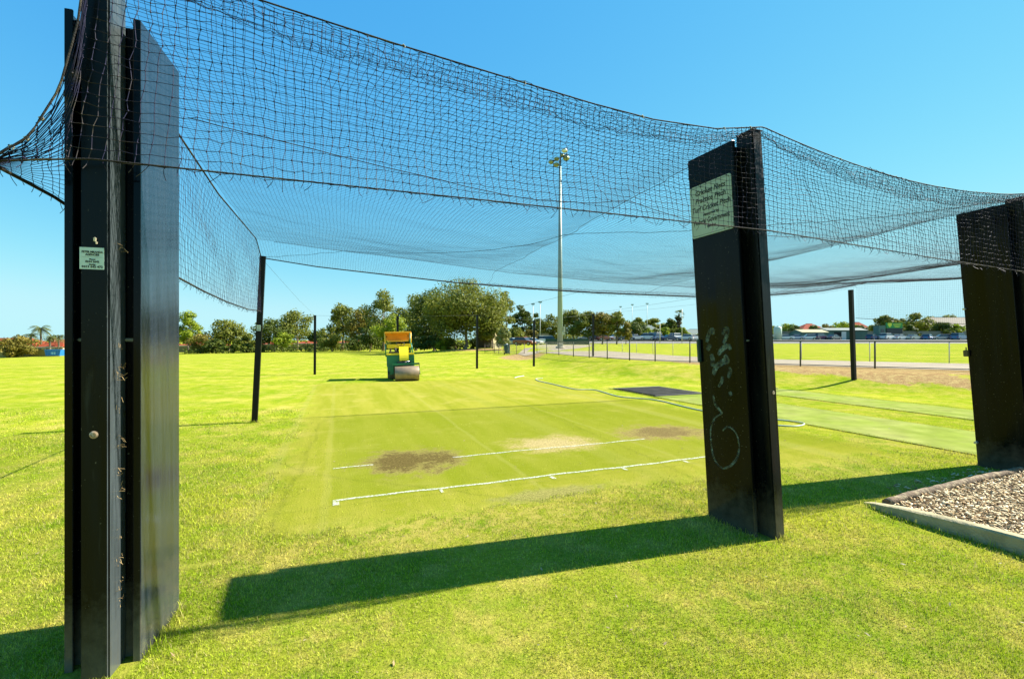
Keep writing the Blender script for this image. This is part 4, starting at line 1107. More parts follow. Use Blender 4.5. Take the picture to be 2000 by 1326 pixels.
# ------------------------------------------------------------------ pitch roller
def make_roller():
    t = empty('pitch_roller'); tag(t, 'green and yellow ride-on pitch roller with an orange canopy and bare steel drum', 'roller')
    k = 0.00194
    X = lambda zx: (zx - 620) * k
    Zz = lambda zy: (1180 - zy) * k
    grn = mat('roller_green', (0.014, 0.200, 0.075), 0.35, var=0.15, vscale=3, col2=(0.02, 0.14, 0.06), c2scale=4)
    yel = mat('roller_yellow', (0.86, 0.66, 0.010), 0.4, var=0.08, vscale=3)
    org = mat('roller_orange', (0.78, 0.30, 0.02), 0.5, var=0.10, vscale=3)
    orl = mat('roller_canopy_yellow', (0.86, 0.50, 0.05), 0.45, var=0.08, vscale=3)
    drk = mat('roller_dark', (0.015, 0.016, 0.014), 0.6)
    stl = mat('rolled_steel', (0.25, 0.18, 0.11), 0.45, metal=0.25, var=0.2, vscale=6, col2=(0.30, 0.20, 0.11), c2scale=3, c2lo=0.45, c2hi=0.7)
    # body
    MB().box(X(285), X(840), 0.55, 1.50, Zz(905), Zz(665), 0.02).build('body', grn, t)
    MB().box(X(300), X(420), 0.50, 1.55, Zz(1060), Zz(880), 0.015).build('side_frame', grn, t)
    MB().box(X(722), X(815), 0.56, 1.55, Zz(1060), Zz(910), 0.015).build('side_frame', grn, t)
    MB().box(X(280), X(845), 0.53, 0.85, Zz(664), Zz(632), 0.012).build('deck_edge', yel, t)
    MB().cyl((X(500), 1.25, 0.30), 0.30, 0.80, 32, 0).build('rear_drum', stl, t)
    # seat and back panel
    MB().box(X(300), X(790), 1.18, 1.24, Zz(525), Zz(440), 0.015).build('seat_back', yel, t)
    MB().box(X(330), X(770), 0.90, 1.20, Zz(628), Zz(600), 0.02).build('seat_cushion', drk, t)
    MB().tube([(X(470), 1.16, Zz(640)), (X(470), 1.16, Zz(520))], 0.03, 8).build('seat_post', drk, t)
    # curved hood over the steering column
    pts = []
    for i in range(9):
        a = i / 8
        pts.append((0.62 - 0.36 * math.sin(a * PI / 2), Zz(490) - (Zz(490) - Zz(775)) * (1 - math.cos(a * PI / 2)) ** 0.9))
    outer = pts; inner = [(y + 0.05, z - 0.02) for y, z in reversed(pts)]
    hb = MB().prism(outer + inner, 0, X(540), X(722)); hood = hb.build('hood', yel, t)
    MB().box(X(565), X(700), 0.46, 0.60, Zz(775), Zz(600), 0.01).build('column_box', grn, t)
    ring = [(X(575) + 0.155 * math.cos(a), 0.70 + 0.05 * math.sin(a), Zz(440) + 0.085 * math.sin(a)) for a in np.linspace(0, 2 * PI, 25)]
    sw = MB().tube(ring, 0.011, 6).build('steering_wheel', drk, t)
    for a in (0.6, 2.5, 4.7):
        MB().tube([(X(575), 0.70, Zz(455)), (X(575) + 0.15 * math.cos(a), 0.70, Zz(440) + 0.08 * math.sin(a))], 0.008, 5).build('spoke', drk, sw)
    # canopy and its posts
    c = MB()
    c.box(X(250), X(795), 0.52, 1.62, Zz(205), Zz(182), 0.02)
    can = c.build('canopy', orl, t)
    MB().box(X(262), X(785), 1.56, 1.60, Zz(350), Zz(205), 0.01).build('canopy_back', org, can)
    MB().box(X(268), X(780), 0.60, 1.555, Zz(212), Zz(207)).build('canopy_lining', org, can)
    MB().box(X(310), X(755), 1.50, 1.555, Zz(388), Zz(352), 0.01).build('canopy_rail', orl, can)
    for s, xb in ((262, 276), (785, 815)):
        MB().tube([(X(s), 0.60, Zz(205)), (X(s + 2), 0.60, Zz(430))], 0.022, 8).build('canopy_post', orl, t)
        MB().tube([(X(s + 2), 0.60, Zz(425)), (X(xb), 0.60, Zz(690))], 0.024, 8).build('canopy_post', grn, t)
        MB().tube([(X(s), 1.52, Zz(205)), (X(s + 2), 1.52, Zz(660))], 0.022, 8).build('canopy_post', grn, t)
    for xa in (290, 738):
        MB().box(X(xa), X(xa + 14), 1.52, 1.55, Zz(290), Zz(262)).build('canopy_bracket', drk, can)
    # front drum in its yoke
    dr = MB(); R0 = 0.285
    prof = [(0.0, 0.0), (R0 - 0.04, 0.0), (R0 - 0.008, 0.004), (R0, 0.014), (R0, 0.906), (R0 - 0.008, 0.916), (R0 - 0.04, 0.92), (0.0, 0.92)]
    n = 48; rings = []
    for r, h in prof:
        rings.append([dr.bm.verts.new((X(437) + h, r * math.cos(2 * PI * q / n), R0 + r * math.sin(2 * PI * q / n))) for q in range(n)])
    for a, b_ in zip(rings[:-1], rings[1:]):
        for q in range(n):
            try:
                f = dr.bm.faces.new((a[q], a[(q + 1) % n], b_[(q + 1) % n], b_[q])); f.smooth = True
            except ValueError: pass
    bmesh.ops.remove_doubles(dr.bm, verts=dr.bm.verts, dist=1e-5)
    drum = dr.build('front_drum', stl, t)
    md = drum.modifiers.new('edge', 'EDGE_SPLIT'); md.split_angle = R(40)
    MB().box(X(395), X(925), 0.05, 0.12, Zz(862), Zz(828), 0.008).build('yoke_bar', grn, t)
    for xa in (400, 917):
        MB().box(X(xa), X(xa) + 0.016, -0.05, 0.10, 0.24, Zz(829), 0.004).build('yoke_arm', grn, t)
        MB().cyl((X(xa) + 0.008, 0, R0), 0.05, 0.045, 16, 0).build('axle_hub', drk, t)
    MB().cyl((X(640), 0.20, Zz(822)), 0.09, 0.12, 16, 2).build('pivot', drk, t)
    MB().box(X(490), X(770), 0.12, 0.56, Zz(880), Zz(800), 0.02).build('yoke_neck', drk, t)
    MB().box(X(600), X(720), 0.02, 0.06, Zz(885), Zz(868)).build('scraper', drk, t)
    MB().cyl((X(690), 0.30, Zz(800)), 0.035, 0.14, 12, 0).build('hydraulic_ram', mat('chrome', (0.6, 0.6, 0.58), 0.2, metal=1.0), t)
    for zy in (1000, 1030):
        MB().cyl((X(318), 0.49, Zz(zy)), 0.03, 0.05, 10, 0).build('hose_fitting', drk, t)
    return t
ro = make_roller()
rx, ry, rz_ = ghit(790, 744)
tilt(ro, (rx, ry, rz_ - 0.01), R(15), -0.03)

# ------------------------------------------------------------------ boundary fences
m_rail = mat('galvanised_rail', (0.060, 0.066, 0.048), 0.6, spec=0.2, metal=0.0, var=0.2, vscale=3)
m_fpost = mat('fence_post_steel', (0.085, 0.088, 0.060), 0.6, spec=0.2, metal=0.0, var=0.25, vscale=3)
m_link = mat('chain_link_wire', (0.22, 0.22, 0.17), 0.5, metal=0.3)
m_rustp = mat('rusty_pipe', (0.16, 0.10, 0.06), 0.7, var=0.3, vscale=4)
def fence(line, post_s, hgt, label, link=True, m_p=m_fpost, pr=0.030, dia=0.075, wr=0.0017, group='fences round the oval', bottom=True, cat='fence'):
    t = empty('wire_fence', (0, 0, 0)); tag(t, label, cat, group)
    P = np.asarray(line, float); s = np.r_[0, np.cumsum(np.linalg.norm(np.diff(P, axis=0), axis=1))]
    def pos(q): 
        x = np.interp(q, s, P[:, 0]); y = np.interp(q, s, P[:, 1]); return x, y, gz(x, y)
    for q in post_s:
        x, y, z = [float(c) for c in pos(q)]
        MB().tube([(x, y, z - 0.1), (x, y, z + hgt)], pr, 8).build('post', m_p, t)
    qs = np.linspace(0, s[-1], int(s[-1] / 0.6) + 2); x, y, z = pos(qs)
    MB().tube(np.column_stack([x, y, z + hgt + pr * 0.5]), pr * 0.85, 8).build('top_rail', m_rail, t)
    if bottom: MB().tube(np.column_stack([x, y, z + 0.07]), pr * 0.55, 6).build('bottom_rail', m_fpost, t)
    if link:
        H = hgt - 0.08; Ls = []
        for sg in (1, -1):
            st = np.arange(-H, s[-1] + H, dia)
            tt_ = np.linspace(0, 1, 5)
            Q = st[:, None] + sg * H * tt_[None]
            ok = (Q.min(1) > 0) & (Q.max(1) < s[-1]); Q = Q[ok]
            x, y, z = pos(Q); Ls.append(np.stack([x, y, z + 0.06 + H * np.broadcast_to(tt_, Q.shape)], -1))
        V, Fc = tubes(np.concatenate(Ls), wr)
        link_mesh('chain_link', np_mesh('chain_link', V, Fc), m_link, t)
    return t
Sf = np.r_[0, np.cumsum(np.linalg.norm(np.diff(FENCE, axis=0), axis=1))]
def s_of(x): return float(np.interp(-x, -FENCE[:, 0], Sf))
fence(FENCE, [s_of(x) for x in (29, 25, 21.5, 18.5, 16.0, 13.75, 11.85, 10.0, 8.4, 7.15, 6.2, 5.4, 4.8, 4.2, 3.6, 2.96, 2.32)], 1.02, 'long chain-link boundary fence curving along the path from right to centre')
lf = [at(947, 0, 52)[:2], at(963, 0, 52)[:2], at(975, 0, 50)[:2], at(1000, 0, 47)[:2], at(1024, 0, 45)[:2]]
Pl = np.array(lf); sl = np.r_[0, np.cumsum(np.linalg.norm(np.diff(Pl, axis=0), axis=1))]
fence(lf, list(np.linspace(0, sl[-1], 7)), 1.05, 'short rusty pipe fence beside the bin and brown shed', True, m_rustp, 0.026)
# inner rail on the oval's side of the path
INN = offset_line(FLs, 6.9)[::4]
si = np.r_[0, np.cumsum(np.linalg.norm(np.diff(INN, axis=0), axis=1))]
m_pale = mat('faded_white_paint', (0.52, 0.44, 0.38), 0.7, var=0.15, vscale=3)
fence(INN, list(np.arange(1.0, si[-1], 2.9)), 0.98, 'low faded white rail around the near side of the oval', False, m_pale, 0.020, bottom=False)
# padlock and brackets on the right pillar, bolts
MB().box(-PW / 2 - 0.045, -PW / 2 - 0.004, PD - 0.02, PD + 0.03, 1.42, 1.50, 0.006).build('padlock', mat('padlock_brass', (0.10, 0.085, 0.04), 0.5, metal=0.5), pil_r)
MB().tube([(-PW / 2 - 0.03, PD + 0.005, 1.50), (-PW / 2 - 0.03, PD + 0.005, 1.535), (-PW / 2 - 0.012, PD + 0.005, 1.535), (-PW / 2 - 0.012, PD + 0.005, 1.50)], 0.004, 6).build('padlock_shackle', m_weld, pil_r)
MB().cyl((-PW / 2 - 0.02, PD - 0.012, 2.02), 0.013, 0.05, 10, 0).build('bolt', mat('zinc_bolt', (0.5, 0.5, 0.46), 0.35, metal=0.6), pil_r)
MB().cyl((-PW / 2 - 0.02, PD - 0.012, 0.33), 0.016, 0.05, 10, 0).build('bolt', MATS['zinc_bolt'], pil_r)
MB().box(-PW / 2 - 0.03, -PW / 2 - 0.002, PD - 0.03, PD - 0.004, 1.42, 1.62, 0.004).build('latch', mat('latch_green', (0.02, 0.05, 0.045), 0.5), pil_m)
MB().cyl((0.071 + 0.006, -0.05, 1.17), 0.012, 0.02, 12, 0).build('bolt', m_rust, pil_m)
MB().cyl((0.03, -0.1012, 1.17), 0.014, 0.004, 14, 1).build('bolt', m_rust, pil_m)

# ------------------------------------------------------------------ wheelie bin, shed, floodlight mast
def wheelie_bin(loc, rz):
    t = empty('wheelie_bin'); tag(t, 'dark green wheelie bin with pale blue graffiti beside the fence gap', 'bin')
    g = mat('bin_green', (0.012, 0.055, 0.060), 0.5, var=0.1, vscale=3)
    mb = MB(); bm = mb.bm
    lo = [bm.verts.new((sx * 0.22, sy * 0.24, 0.10)) for sx, sy in ((-1, -1), (1, -1), (1, 1), (-1, 1))]
    hi = [bm.verts.new((sx * 0.29, sy * 0.33, 0.98)) for sx, sy in ((-1, -1), (1, -1), (1, 1), (-1, 1))]
    bm.faces.new(lo[::-1]); bm.faces.new(hi)
    for i in range(4): bm.faces.new((lo[i], lo[(i + 1) % 4], hi[(i + 1) % 4], hi[i]))
    body = mb.build('body', g, t)
    MB().box(-0.31, 0.31, -0.37, 0.34, 0.985, 1.03, 0.02).build('lid', mat('bin_lid_blue', (0.03, 0.16, 0.25), 0.45), t)
    MB().box(-0.22, 0.22, 0.36, 0.41, 0.93, 0.97, 0.01).build('handle', g, t)
    for s in (-1, 1): MB().cyl((s * 0.27, 0.22, 0.10), 0.10, 0.05, 18, 0).build('wheel', m_rub, t)
    MB().sphere((0.0, 0.0, 1.06), 0.10, 2, (1.3, 1, 0.7)).build('rubbish_bag', mat('plastic_bag', (0.7, 0.7, 0.68), 0.5), t)
    m = mat('blue_graffiti', (0.20, 0.45, 0.60), 0.6)
    pts = [(0.02, 0.90), (0.14, 0.86), (0.02, 0.78), (0.13, 0.74), (0.03, 0.66), (0.15, 0.60), (0.05, 0.52), (0.14, 0.46), (0.04, 0.38), (0.16, 0.33), (0.08, 0.25), (0.17, 0.22)]
    mb = MB(); mb.tube([(x, -0.245 - 0.09 * (z - 0.1) / 0.88 - 0.002, z) for x, z in pts], 0.014, 5); mb.build('graffiti', m, body)
    tilt(t, loc, rz, -0.06)
    return t
bx, by, bz = ghit(991, 692.5)
wheelie_bin((bx, by, bz), R(12))

def shed_brown():
    t = empty('garden_shed'); tag(t, 'brown windowless shed in the shade of the big eucalypt', 'shed')
    D = 62.0; x0 = at(920, 0, D)[0]; x1 = at(962, 0, D)[0]; z = float(gz((x0 + x1) / 2, D))
    t.location = (x1, D, z - 0.1); t.rotation_euler = (0, 0, R(-28))
    MB().box(-2.6, 0, 0, 2.4, 0, 2.35).build('wall', mat('shed_brown', (0.10, 0.065, 0.03), 0.8, var=0.15, vscale=2), t)
    MB().box(-2.7, 0.1, -0.1, 2.5, 2.351, 2.45).build('roof', mat('shed_roof', (0.30, 0.26, 0.15), 0.7), t)
    MB().box(0.002, 0.03, 0.02, 2.38, 0.02, 2.34).build('end_panel', mat('shed_tan', (0.34, 0.28, 0.15), 0.8), t)
    for k in range(6): MB().box(-2.5 + k * 0.42, -2.46 + k * 0.42, -0.025, -0.002, 0.02, 2.33).build('batten', MATS['shed_brown'], t)
shed_brown()

m_mast = mat('mast_galvanised', (0.27, 0.34, 0.31), 0.45, metal=0.25, var=0.1, vscale=0.5)
def mast():
    D = 54.0; x = at(1094, 0, D)[0]; z = float(gz(x, D))
    t = empty('floodlight_mast', (x, D, z)); tag(t, 'tall grey floodlight mast with a cluster of lamps behind the fence', 'mast')
    H = (685 - 318) / F * D
    MB().tube([(0, 0, -0.2), (0, 0, H * 0.4), (0, 0, H)], [0.34, 0.26, 0.13], 16).build('pole', m_mast, t)
    MB().cyl((0, 0, 0.10), 0.52, 0.30, 16).build('base', mat('mast_base', (0.35, 0.30, 0.22), 0.9), t)
    MB().box(0.38, 0.60, -0.1, 0.1, 1.9, 2.6, 0.02).build('control_box', mat('mast_box', (0.5, 0.48, 0.35), 0.6), t)
    arm = MB(); arm.tube([(-0.9, 0.1, H - 0.15), (0.9, -0.1, H + 0.75)], 0.06, 6); arm.tube([(0, 0, H - 0.1), (0.1, 0, H + 0.4)], 0.08, 6)
    arm.build('cross_arm', mat('lamp_dark', (0.03, 0.03, 0.03), 0.5), t)
    lm = mat('lamp_housing', (0.25, 0.27, 0.12), 0.4, metal=0.2); ll = mat('lamp_pale', (0.75, 0.76, 0.68), 0.3)
    for x0, z0, s, pale in ((-1.05, -0.15, 0.8, 0), (-0.45, -0.45, 0.9, 0), (-0.4, 0.25, 0.8, 0), (0.75, 0.35, 1.0, 0), (0.55, 1.25, 0.9, 1), (0.25, 0.65, 0.7, 0)):
        mb = MB()
        pts = [(0.02, 0.0), (0.14, 0.02), (0.30, 0.14), (0.40, 0.34), (0.42, 0.40)]
        n = 12; rings = []
        for r, h in pts: rings.append([mb.bm.verts.new((x0 + s * r * math.cos(2 * PI * q / n), s * (h - 0.2), H + z0 + s * r * 0.75 * math.sin(2 * PI * q / n))) for q in range(n)])
        for a, b_ in zip(rings[:-1], rings[1:]):
            for q in range(n): mb.bm.faces.new((a[q], a[(q + 1) % n], b_[(q + 1) % n], b_[q]))
        mb.bm.faces.new(rings[-1]); mb.bm.faces.new(rings[0][::-1])
        mb.build('lamp', ll if pale else lm, t)
mast()
m_pole = mat('pale_pole', (0.55, 0.58, 0.55), 0.5)
for px, top, D, lb in ((1020, 599, 120, 'thin pale lamp pole left of three beyond the fence gap'), (1041, 595, 118, 'thin pale lamp pole in the middle of three beyond the fence gap'), (1055, 591, 112, 'thin pale lamp pole, tallest of three beyond the fence gap'),
                       (1212, 600, 165, 'distant lamp pole behind the row of rounded gums'), (1235, 596, 160, 'distant lamp pole left of the grey-roofed building'), (1264, 594, 155, 'distant lamp pole above the grey-roofed building')):
    x, y, zt = at(px, top, D); z = float(gz(x, y))
    t = empty('lamp_pole', (x, y, z)); tag(t, lb, 'lamp pole', 'thin lamp poles in the distance')
    MB().tube([(0, 0, -0.2), (0, 0, zt - z)], [0.11, 0.07], 8).build('pole', m_pole, t)
    MB().box(-0.45, 0.45, -0.2, 0.2, zt - z - 0.1, zt - z + 0.25, 0.05).build('lamp', m_mast, t)
for px, top, D, lb in ((1289, 632, 108, 'short white goal post in front of the hedge'), (1332, 604, 108, 'tall white goal post beside the fan palm')):
    x, y, zt = at(px, top, D); z = float(gz(x, y))
    o = MB().tube([(x, y, z - 0.1), (x, y, zt)], [0.08, 0.06], 8).build('goal_post', mat('goal_white', (0.72, 0.66, 0.50), 0.5)); tag(o, lb, 'post', 'white goal posts on the oval')

# ------------------------------------------------------------------ trees
def foliage_mat(name, c1, c2, c3):
    m = bpy.data.materials.new(name); m.use_nodes = True
    nt = m.node_tree; L = nt.links; b = nt.nodes['Principled BSDF']; o = nt.nodes['Material Output']
    b.inputs['Roughness'].default_value = 0.6; b.inputs['Specular IOR Level'].default_value = 0.2
    geo = nd(nt, 'ShaderNodeNewGeometry'); tc = nd(nt, 'ShaderNodeTexCoord')
    cr = nd(nt, 'ShaderNodeValToRGB')
    cr.color_ramp.elements[0].color = (*c1, 1); cr.color_ramp.elements[1].color = (*c3, 1); q = cr.color_ramp.elements.new(0.55); q.color = (*c2, 1)
    n = nd(nt, 'ShaderNodeTexNoise'); n.inputs['Scale'].default_value = 0.45; n.inputs['Detail'].default_value = 3; L.new(tc.outputs['Object'], n.inputs['Vector'])
    a = nd(nt, 'ShaderNodeMath', operation='MULTIPLY_ADD'); a.inputs[1].default_value = 0.5; L.new(geo.outputs['Random Per Island'], a.inputs[0])
    s = nd(nt, 'ShaderNodeMath', operation='MULTIPLY_ADD'); s.inputs[1].default_value = 1.3; s.inputs[2].default_value = -0.40; L.new(n.outputs['Fac'], s.inputs[0]); L.new(s.outputs[0], a.inputs[2])
    L.new(a.outputs[0], cr.inputs[0]); L.new(cr.outputs[0], b.inputs['Base Color'])
    tl = nd(nt, 'ShaderNodeBsdfTranslucent'); L.new(cr.outputs[0], tl.inputs['Color'])
    ms = nd(nt, 'ShaderNodeMixShader'); ms.inputs['Fac'].default_value = 0.36
    L.new(b.outputs[0], ms.inputs[1]); L.new(tl.outputs[0], ms.inputs[2]); L.new(ms.outputs[0], o.inputs['Surface'])
    return m
FOL = {
    'gum': foliage_mat('gum_leaves', (0.071, 0.092, 0.010), (0.171, 0.190, 0.024), (0.300, 0.283, 0.041)),
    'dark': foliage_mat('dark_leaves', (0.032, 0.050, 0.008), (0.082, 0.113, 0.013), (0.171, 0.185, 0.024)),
    'bright': foliage_mat('bright_leaves', (0.108, 0.163, 0.009), (0.229, 0.290, 0.016), (0.400, 0.417, 0.027)),
    'brown': foliage_mat('bronze_leaves', (0.094, 0.083, 0.012), (0.208, 0.178, 0.027), (0.343, 0.230, 0.046)),
    'grey': foliage_mat('grey_leaves', (0.108, 0.127, 0.038), (0.257, 0.268, 0.081), (0.485, 0.475, 0.180)),
}
m_bark = mat('gum_bark', (0.14, 0.10, 0.065), 0.9, var=0.4, vscale=2, col2=(0.30, 0.24, 0.17), c2scale=1.5, c2lo=0.45, c2hi=0.65)
def leaf_cloud(centres, radii, n_leaf, size, seed):
    r = np.random.default_rng(seed)
    w = radii ** 2; k = r.choice(len(centres), n_leaf, p=w / w.sum())
    d = r.normal(0, 1, (n_leaf, 3)); d /= np.linalg.norm(d, axis=1)[:, None]
    rad = radii[k] * np.clip(r.normal(0.86, 0.20, n_leaf), 0.1, 1.28)
    C = centres[k] + d * rad[:, None] * np.array([1, 1, 0.75])
    nrm = d * 1.0 + r.normal(0, 0.55, (n_leaf, 3)) + np.array([0, 0, 0.25]); nrm /= np.linalg.norm(nrm, axis=1)[:, None]
    a = np.cross(nrm, r.normal(0, 1, (n_leaf, 3))); a /= np.maximum(np.linalg.norm(a, axis=1), 1e-6)[:, None]
    b = np.cross(nrm, a); s = size * r.uniform(0.5, 1.3, n_leaf)
    V = np.stack([C - a * s[:, None], C - b * s[:, None] * 0.5, C + a * s[:, None] * 0.9, C + b * s[:, None] * 0.55], 1).reshape(-1, 3)
    return V, np.arange(4 * n_leaf).reshape(-1, 4)
SEED = [100]
def tree(px, hw, top, D, kind, label, trunk_frac=0.25, n_leaf=2600, clumps=26, name='gum_tree', group='trees round the park', cat='tree', trunk=True, flat=1.0, base=None):
    SEED[0] += 1; sd = SEED[0]; r = np.random.default_rng(sd)
    x, y, zt = at(px, top, D); z = float(gz(x, y)) if base is None else base
    H = max(zt - z, 0.8); Wd = hw / F * D
    t = empty(name, (x, y, z)); tag(t, label, cat, group)
    h0 = H * trunk_frac * 0.62; cH = (H - h0) / 2; cc = np.array([0, 0, h0 + cH])
    clumps = int(clumps * 1.5)
    # clumps spread through an uneven crown
    P = []
    while len(P) < clumps:
        q = r.uniform(-1, 1, 3)
        if 0.05 < np.dot(q, q) < 1.0:
            wz = 1.0 - 0.30 * max(q[2], 0) ** 2 - 0.12 * max(-q[2], 0)
            P.append(q * np.array([Wd * 0.92 * wz, Wd * 0.92 * wz, cH * 0.88]))
    P = np.array(P) + cc
    rad = r.uniform(0.20, 0.42, clumps) * min(Wd, cH * 1.3) * 1.05
    P[:, 2] = np.minimum(P[:, 2], H - rad * 0.70)
    P[0] = (r.uniform(-.25, .25) * Wd, 0, H - rad[0] * 0.78)
    n_leaf = int(n_leaf * 1.7)
    lsz = max(0.0042 * D, 0.16)
    V, Fc = leaf_cloud(P, rad, n_leaf, lsz * 0.60, sd)
    link_mesh('crown', np_mesh('crown', V, Fc), FOL[kind], t)
    if trunk:
        mb = MB(); tr = max(0.022 * H, 0.09)
        top_p = Vector((r.uniform(-.1, .1) * Wd, 0, h0 + cH * 0.7))
        mb.tube([(0, 0, -0.2), (0.05 * Wd, 0, h0 * 0.6), tuple(top_p)], [tr * 1.3, tr, tr * 0.45], 7)
        mb.build('trunk', m_bark, t)
        for k in range(min(6, clumps)):
            q = P[k]
            f = r.uniform(0.35, 0.9); s = Vector((0.05 * Wd, 0, h0 * 0.6)) * (1 - f) + top_p * f
            m2 = (s + Vector(q)) / 2 + Vector((0, 0, -0.05 * H))
            MB().tube([tuple(s), tuple(m2), tuple(q)], [tr * 0.5, tr * 0.33, tr * 0.12], 5, False).build('limb', m_bark, t)
    return t
T = tree
# left side, beyond the sports field
T(35, 29, 655, 118, 'brown', 'rounded bronze-green tree before the red-roofed house', 0.10, 2400, 22, 'round_tree')
T(366, 27, 607, 122, 'bright', 'bright yellow-green tree directly right of the nearest pillar', 0.25, 2600, 24)
T(392, 22, 652, 118, 'brown', 'low bronze tree under the bright yellow-green one', 0.12, 1400, 14)
T(446, 35, 625, 128, 'gum', 'olive gum tree midway between the nearest pillar and the slim post', 0.25, 2800, 26)
T(420, 24, 662, 116, 'dark', 'low dark tree below the olive gum', 0.08, 1300, 14)
T(486, 22, 652, 126, 'gum', 'small gum just left of the slim leaning post', 0.2, 1400, 14)
T(470, 32, 672, 113, 'dark', 'dark bush at the field edge left of the slim post', 0.04, 1400, 14, 'bush', cat='bush')
T(535, 34, 622, 118, 'dark', 'dark spreading gum right of the slim leaning post', 0.22, 2400, 22)
T(580, 36, 606, 124, 'gum', 'tall open gum before the brick house', 0.38, 2600, 22)
T(556, 22, 650, 116, 'bright', 'small bright green tree beneath the open gums', 0.2, 1200, 12)
T(628, 22, 640, 116, 'dark', 'dark small gum behind the slim post left of the roller', 0.3, 1200, 12)
T(668, 30, 591, 110, 'gum', 'tall pale-topped gum left of the roller', 0.35, 2800, 24)
T(648, 26, 640, 106, 'gum', 'low gum under the tall pale-topped one', 0.2, 1400, 14)
T(702, 26, 602, 104, 'brown', 'golden brown gum behind the roller on the left', 0.3, 2200, 20)
T(700, 26, 655, 100, 'dark', 'dark undergrowth tree left of the roller canopy', 0.1, 1300, 14)
T(748, 36, 567, 92, 'gum', 'tall olive gum above the roller', 0.25, 3600, 30)
T(722, 24, 630, 88, 'dark', 'dark gum low behind the roller', 0.15, 1700, 16)
T(762, 30, 613, 74, 'bright', 'small lime-green tree just behind the roller canopy', 0.3, 2000, 18)
T(812, 40, 574, 84, 'gum', 'dense gum between the roller and the big eucalypt', 0.18, 3200, 28)
T(800, 42, 640, 70, 'dark', 'dark low tree right behind the roller', 0.1, 2600, 22)
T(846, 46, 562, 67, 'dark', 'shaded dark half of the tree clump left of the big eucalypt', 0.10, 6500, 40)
big = T(908, 74, 541, 60, 'gum', 'biggest spreading eucalypt with a pale forked trunk', 0.16, 15000, 70)
T(958, 34, 575, 61, 'gum', 'right flank eucalypt leaning against the biggest one', 0.25, 4200, 28)
T(988, 20, 569, 72, 'gum', 'slender gum behind the right flank of the big eucalypt', 0.2, 1900, 18)
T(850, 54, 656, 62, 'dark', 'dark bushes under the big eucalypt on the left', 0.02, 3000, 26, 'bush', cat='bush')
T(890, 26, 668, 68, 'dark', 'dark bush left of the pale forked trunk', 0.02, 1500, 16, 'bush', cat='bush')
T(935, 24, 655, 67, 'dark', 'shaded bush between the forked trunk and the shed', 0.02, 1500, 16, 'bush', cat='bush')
T(862, 16, 662, 60, 'bright', 'small bright bush left of the brown shed', 0.02, 900, 10, 'bush', cat='bush')
T(984, 16, 640, 56, 'grey', 'pale silver-leaved shrub behind the bin', 0.05, 1300, 14, 'shrub', cat='shrub')
T(962, 20, 632, 59, 'gum', 'low hanging gum foliage above the brown shed', 0.3, 1500, 14)
T(1018, 20, 597, 112, 'dark', 'dark tall gum beyond the fence gap', 0.15, 2000, 18)
T(1005, 22, 640, 100, 'gum', 'low gum beyond the bin', 0.08, 1600, 16)
T(1044, 16, 612, 122, 'dark', 'slim dark gum between the thin lamp poles', 0.15, 1500, 14)
T(1035, 20, 645, 108, 'brown', 'bronze low tree beyond the gravel drive', 0.08, 1400, 14)
T(1076, 27, 614, 116, 'gum', 'wide gum just left of the floodlight mast', 0.12, 2300, 22)
T(1118, 27, 603, 106, 'gum', 'rounded gum right beside the floodlight mast', 0.3, 2500, 24)
T(1148, 24, 608, 104, 'gum', 'rounded gum second from the floodlight mast', 0.32, 2200, 20)
T(1176, 26, 609, 103, 'brown', 'rounded golden gum third from the floodlight mast', 0.34, 2300, 20)
T(1204, 24, 609, 102, 'gum', 'rounded gum fourth from the floodlight mast', 0.36, 2300, 20)
T(1222, 14, 632, 101, 'brown', 'low golden crown at the right end of the gum row', 0.2, 1000, 10)
T(1236, 24, 628, 128, 'dark', 'dark leafy tree right of the gum row', 0.05, 1700, 16)
T(1248, 14, 620, 165, 'gum', 'distant gum left of the grey-roofed building', 0.4, 1000, 10)
T(1278, 22, 622, 168, 'gum', 'distant flat gum above the grey-roofed building', 0.5, 1300, 12)
T(1306, 15, 622, 160, 'dark', 'dark distant tree left of the fan palm', 0.3, 1200, 12)
for i, px in enumerate((1262, 1281, 1300, 1320, 1334)):
    T(px, 14, 640 + (i % 2) * 2, 134, 'gum' if i % 2 else 'bright', ['clipped green hedge shrub at the left end of the hedge', 'second hedge shrub from the left before the grey roof', 'third hedge shrub, below the distant trees', 'fourth hedge shrub, below the fan palm', 'hedge shrub at the right end next to the beige building'][i], 0.02, 1300, 14, 'hedge_shrub', 'hedge behind the parked cars', 'hedge', False)
# right of the middle pillar
T(1537, 20, 632, 140, 'bright', 'pale feathery tree right of the middle pillar', 0.1, 1700, 16)
T(1557, 15, 637, 136, 'dark', 'dark round bush left of the cream shed roof', 0.05, 1200, 12, 'bush', cat='bush')
T(1593, 13, 636, 138, 'dark', 'dark round bush before the first red roof', 0.05, 1000, 10, 'bush', cat='bush')
T(1614, 14, 633, 139, 'brown', 'thin bronze tree right of the first red roof', 0.2, 900, 10)
T(1648, 26, 628, 145, 'bright', 'bright green tree behind the slim net post', 0.1, 1700, 16)
T(1681, 14, 636, 137, 'dark', 'round bush right of the slim net post', 0.05, 1000, 10, 'bush', cat='bush')
T(1703, 14, 636, 150, 'gum', 'small tree before the second red roof', 0.1, 1000, 10)
T(1728, 21, 615, 140, 'gum', 'leafy tree behind the scoreboard', 0.15, 1900, 18)
T(1776, 15, 634, 136, 'dark', 'round clipped bush right of the scoreboard', 0.05, 1100, 12, 'bush', cat='bush')
T(1790, 23, 611, 150, 'gum', 'broad tree right of the scoreboard', 0.2, 1900, 18)
T(1822, 20, 618, 190, 'gum', 'distant gum left of the beige hill roof', 0.4, 1200, 12)
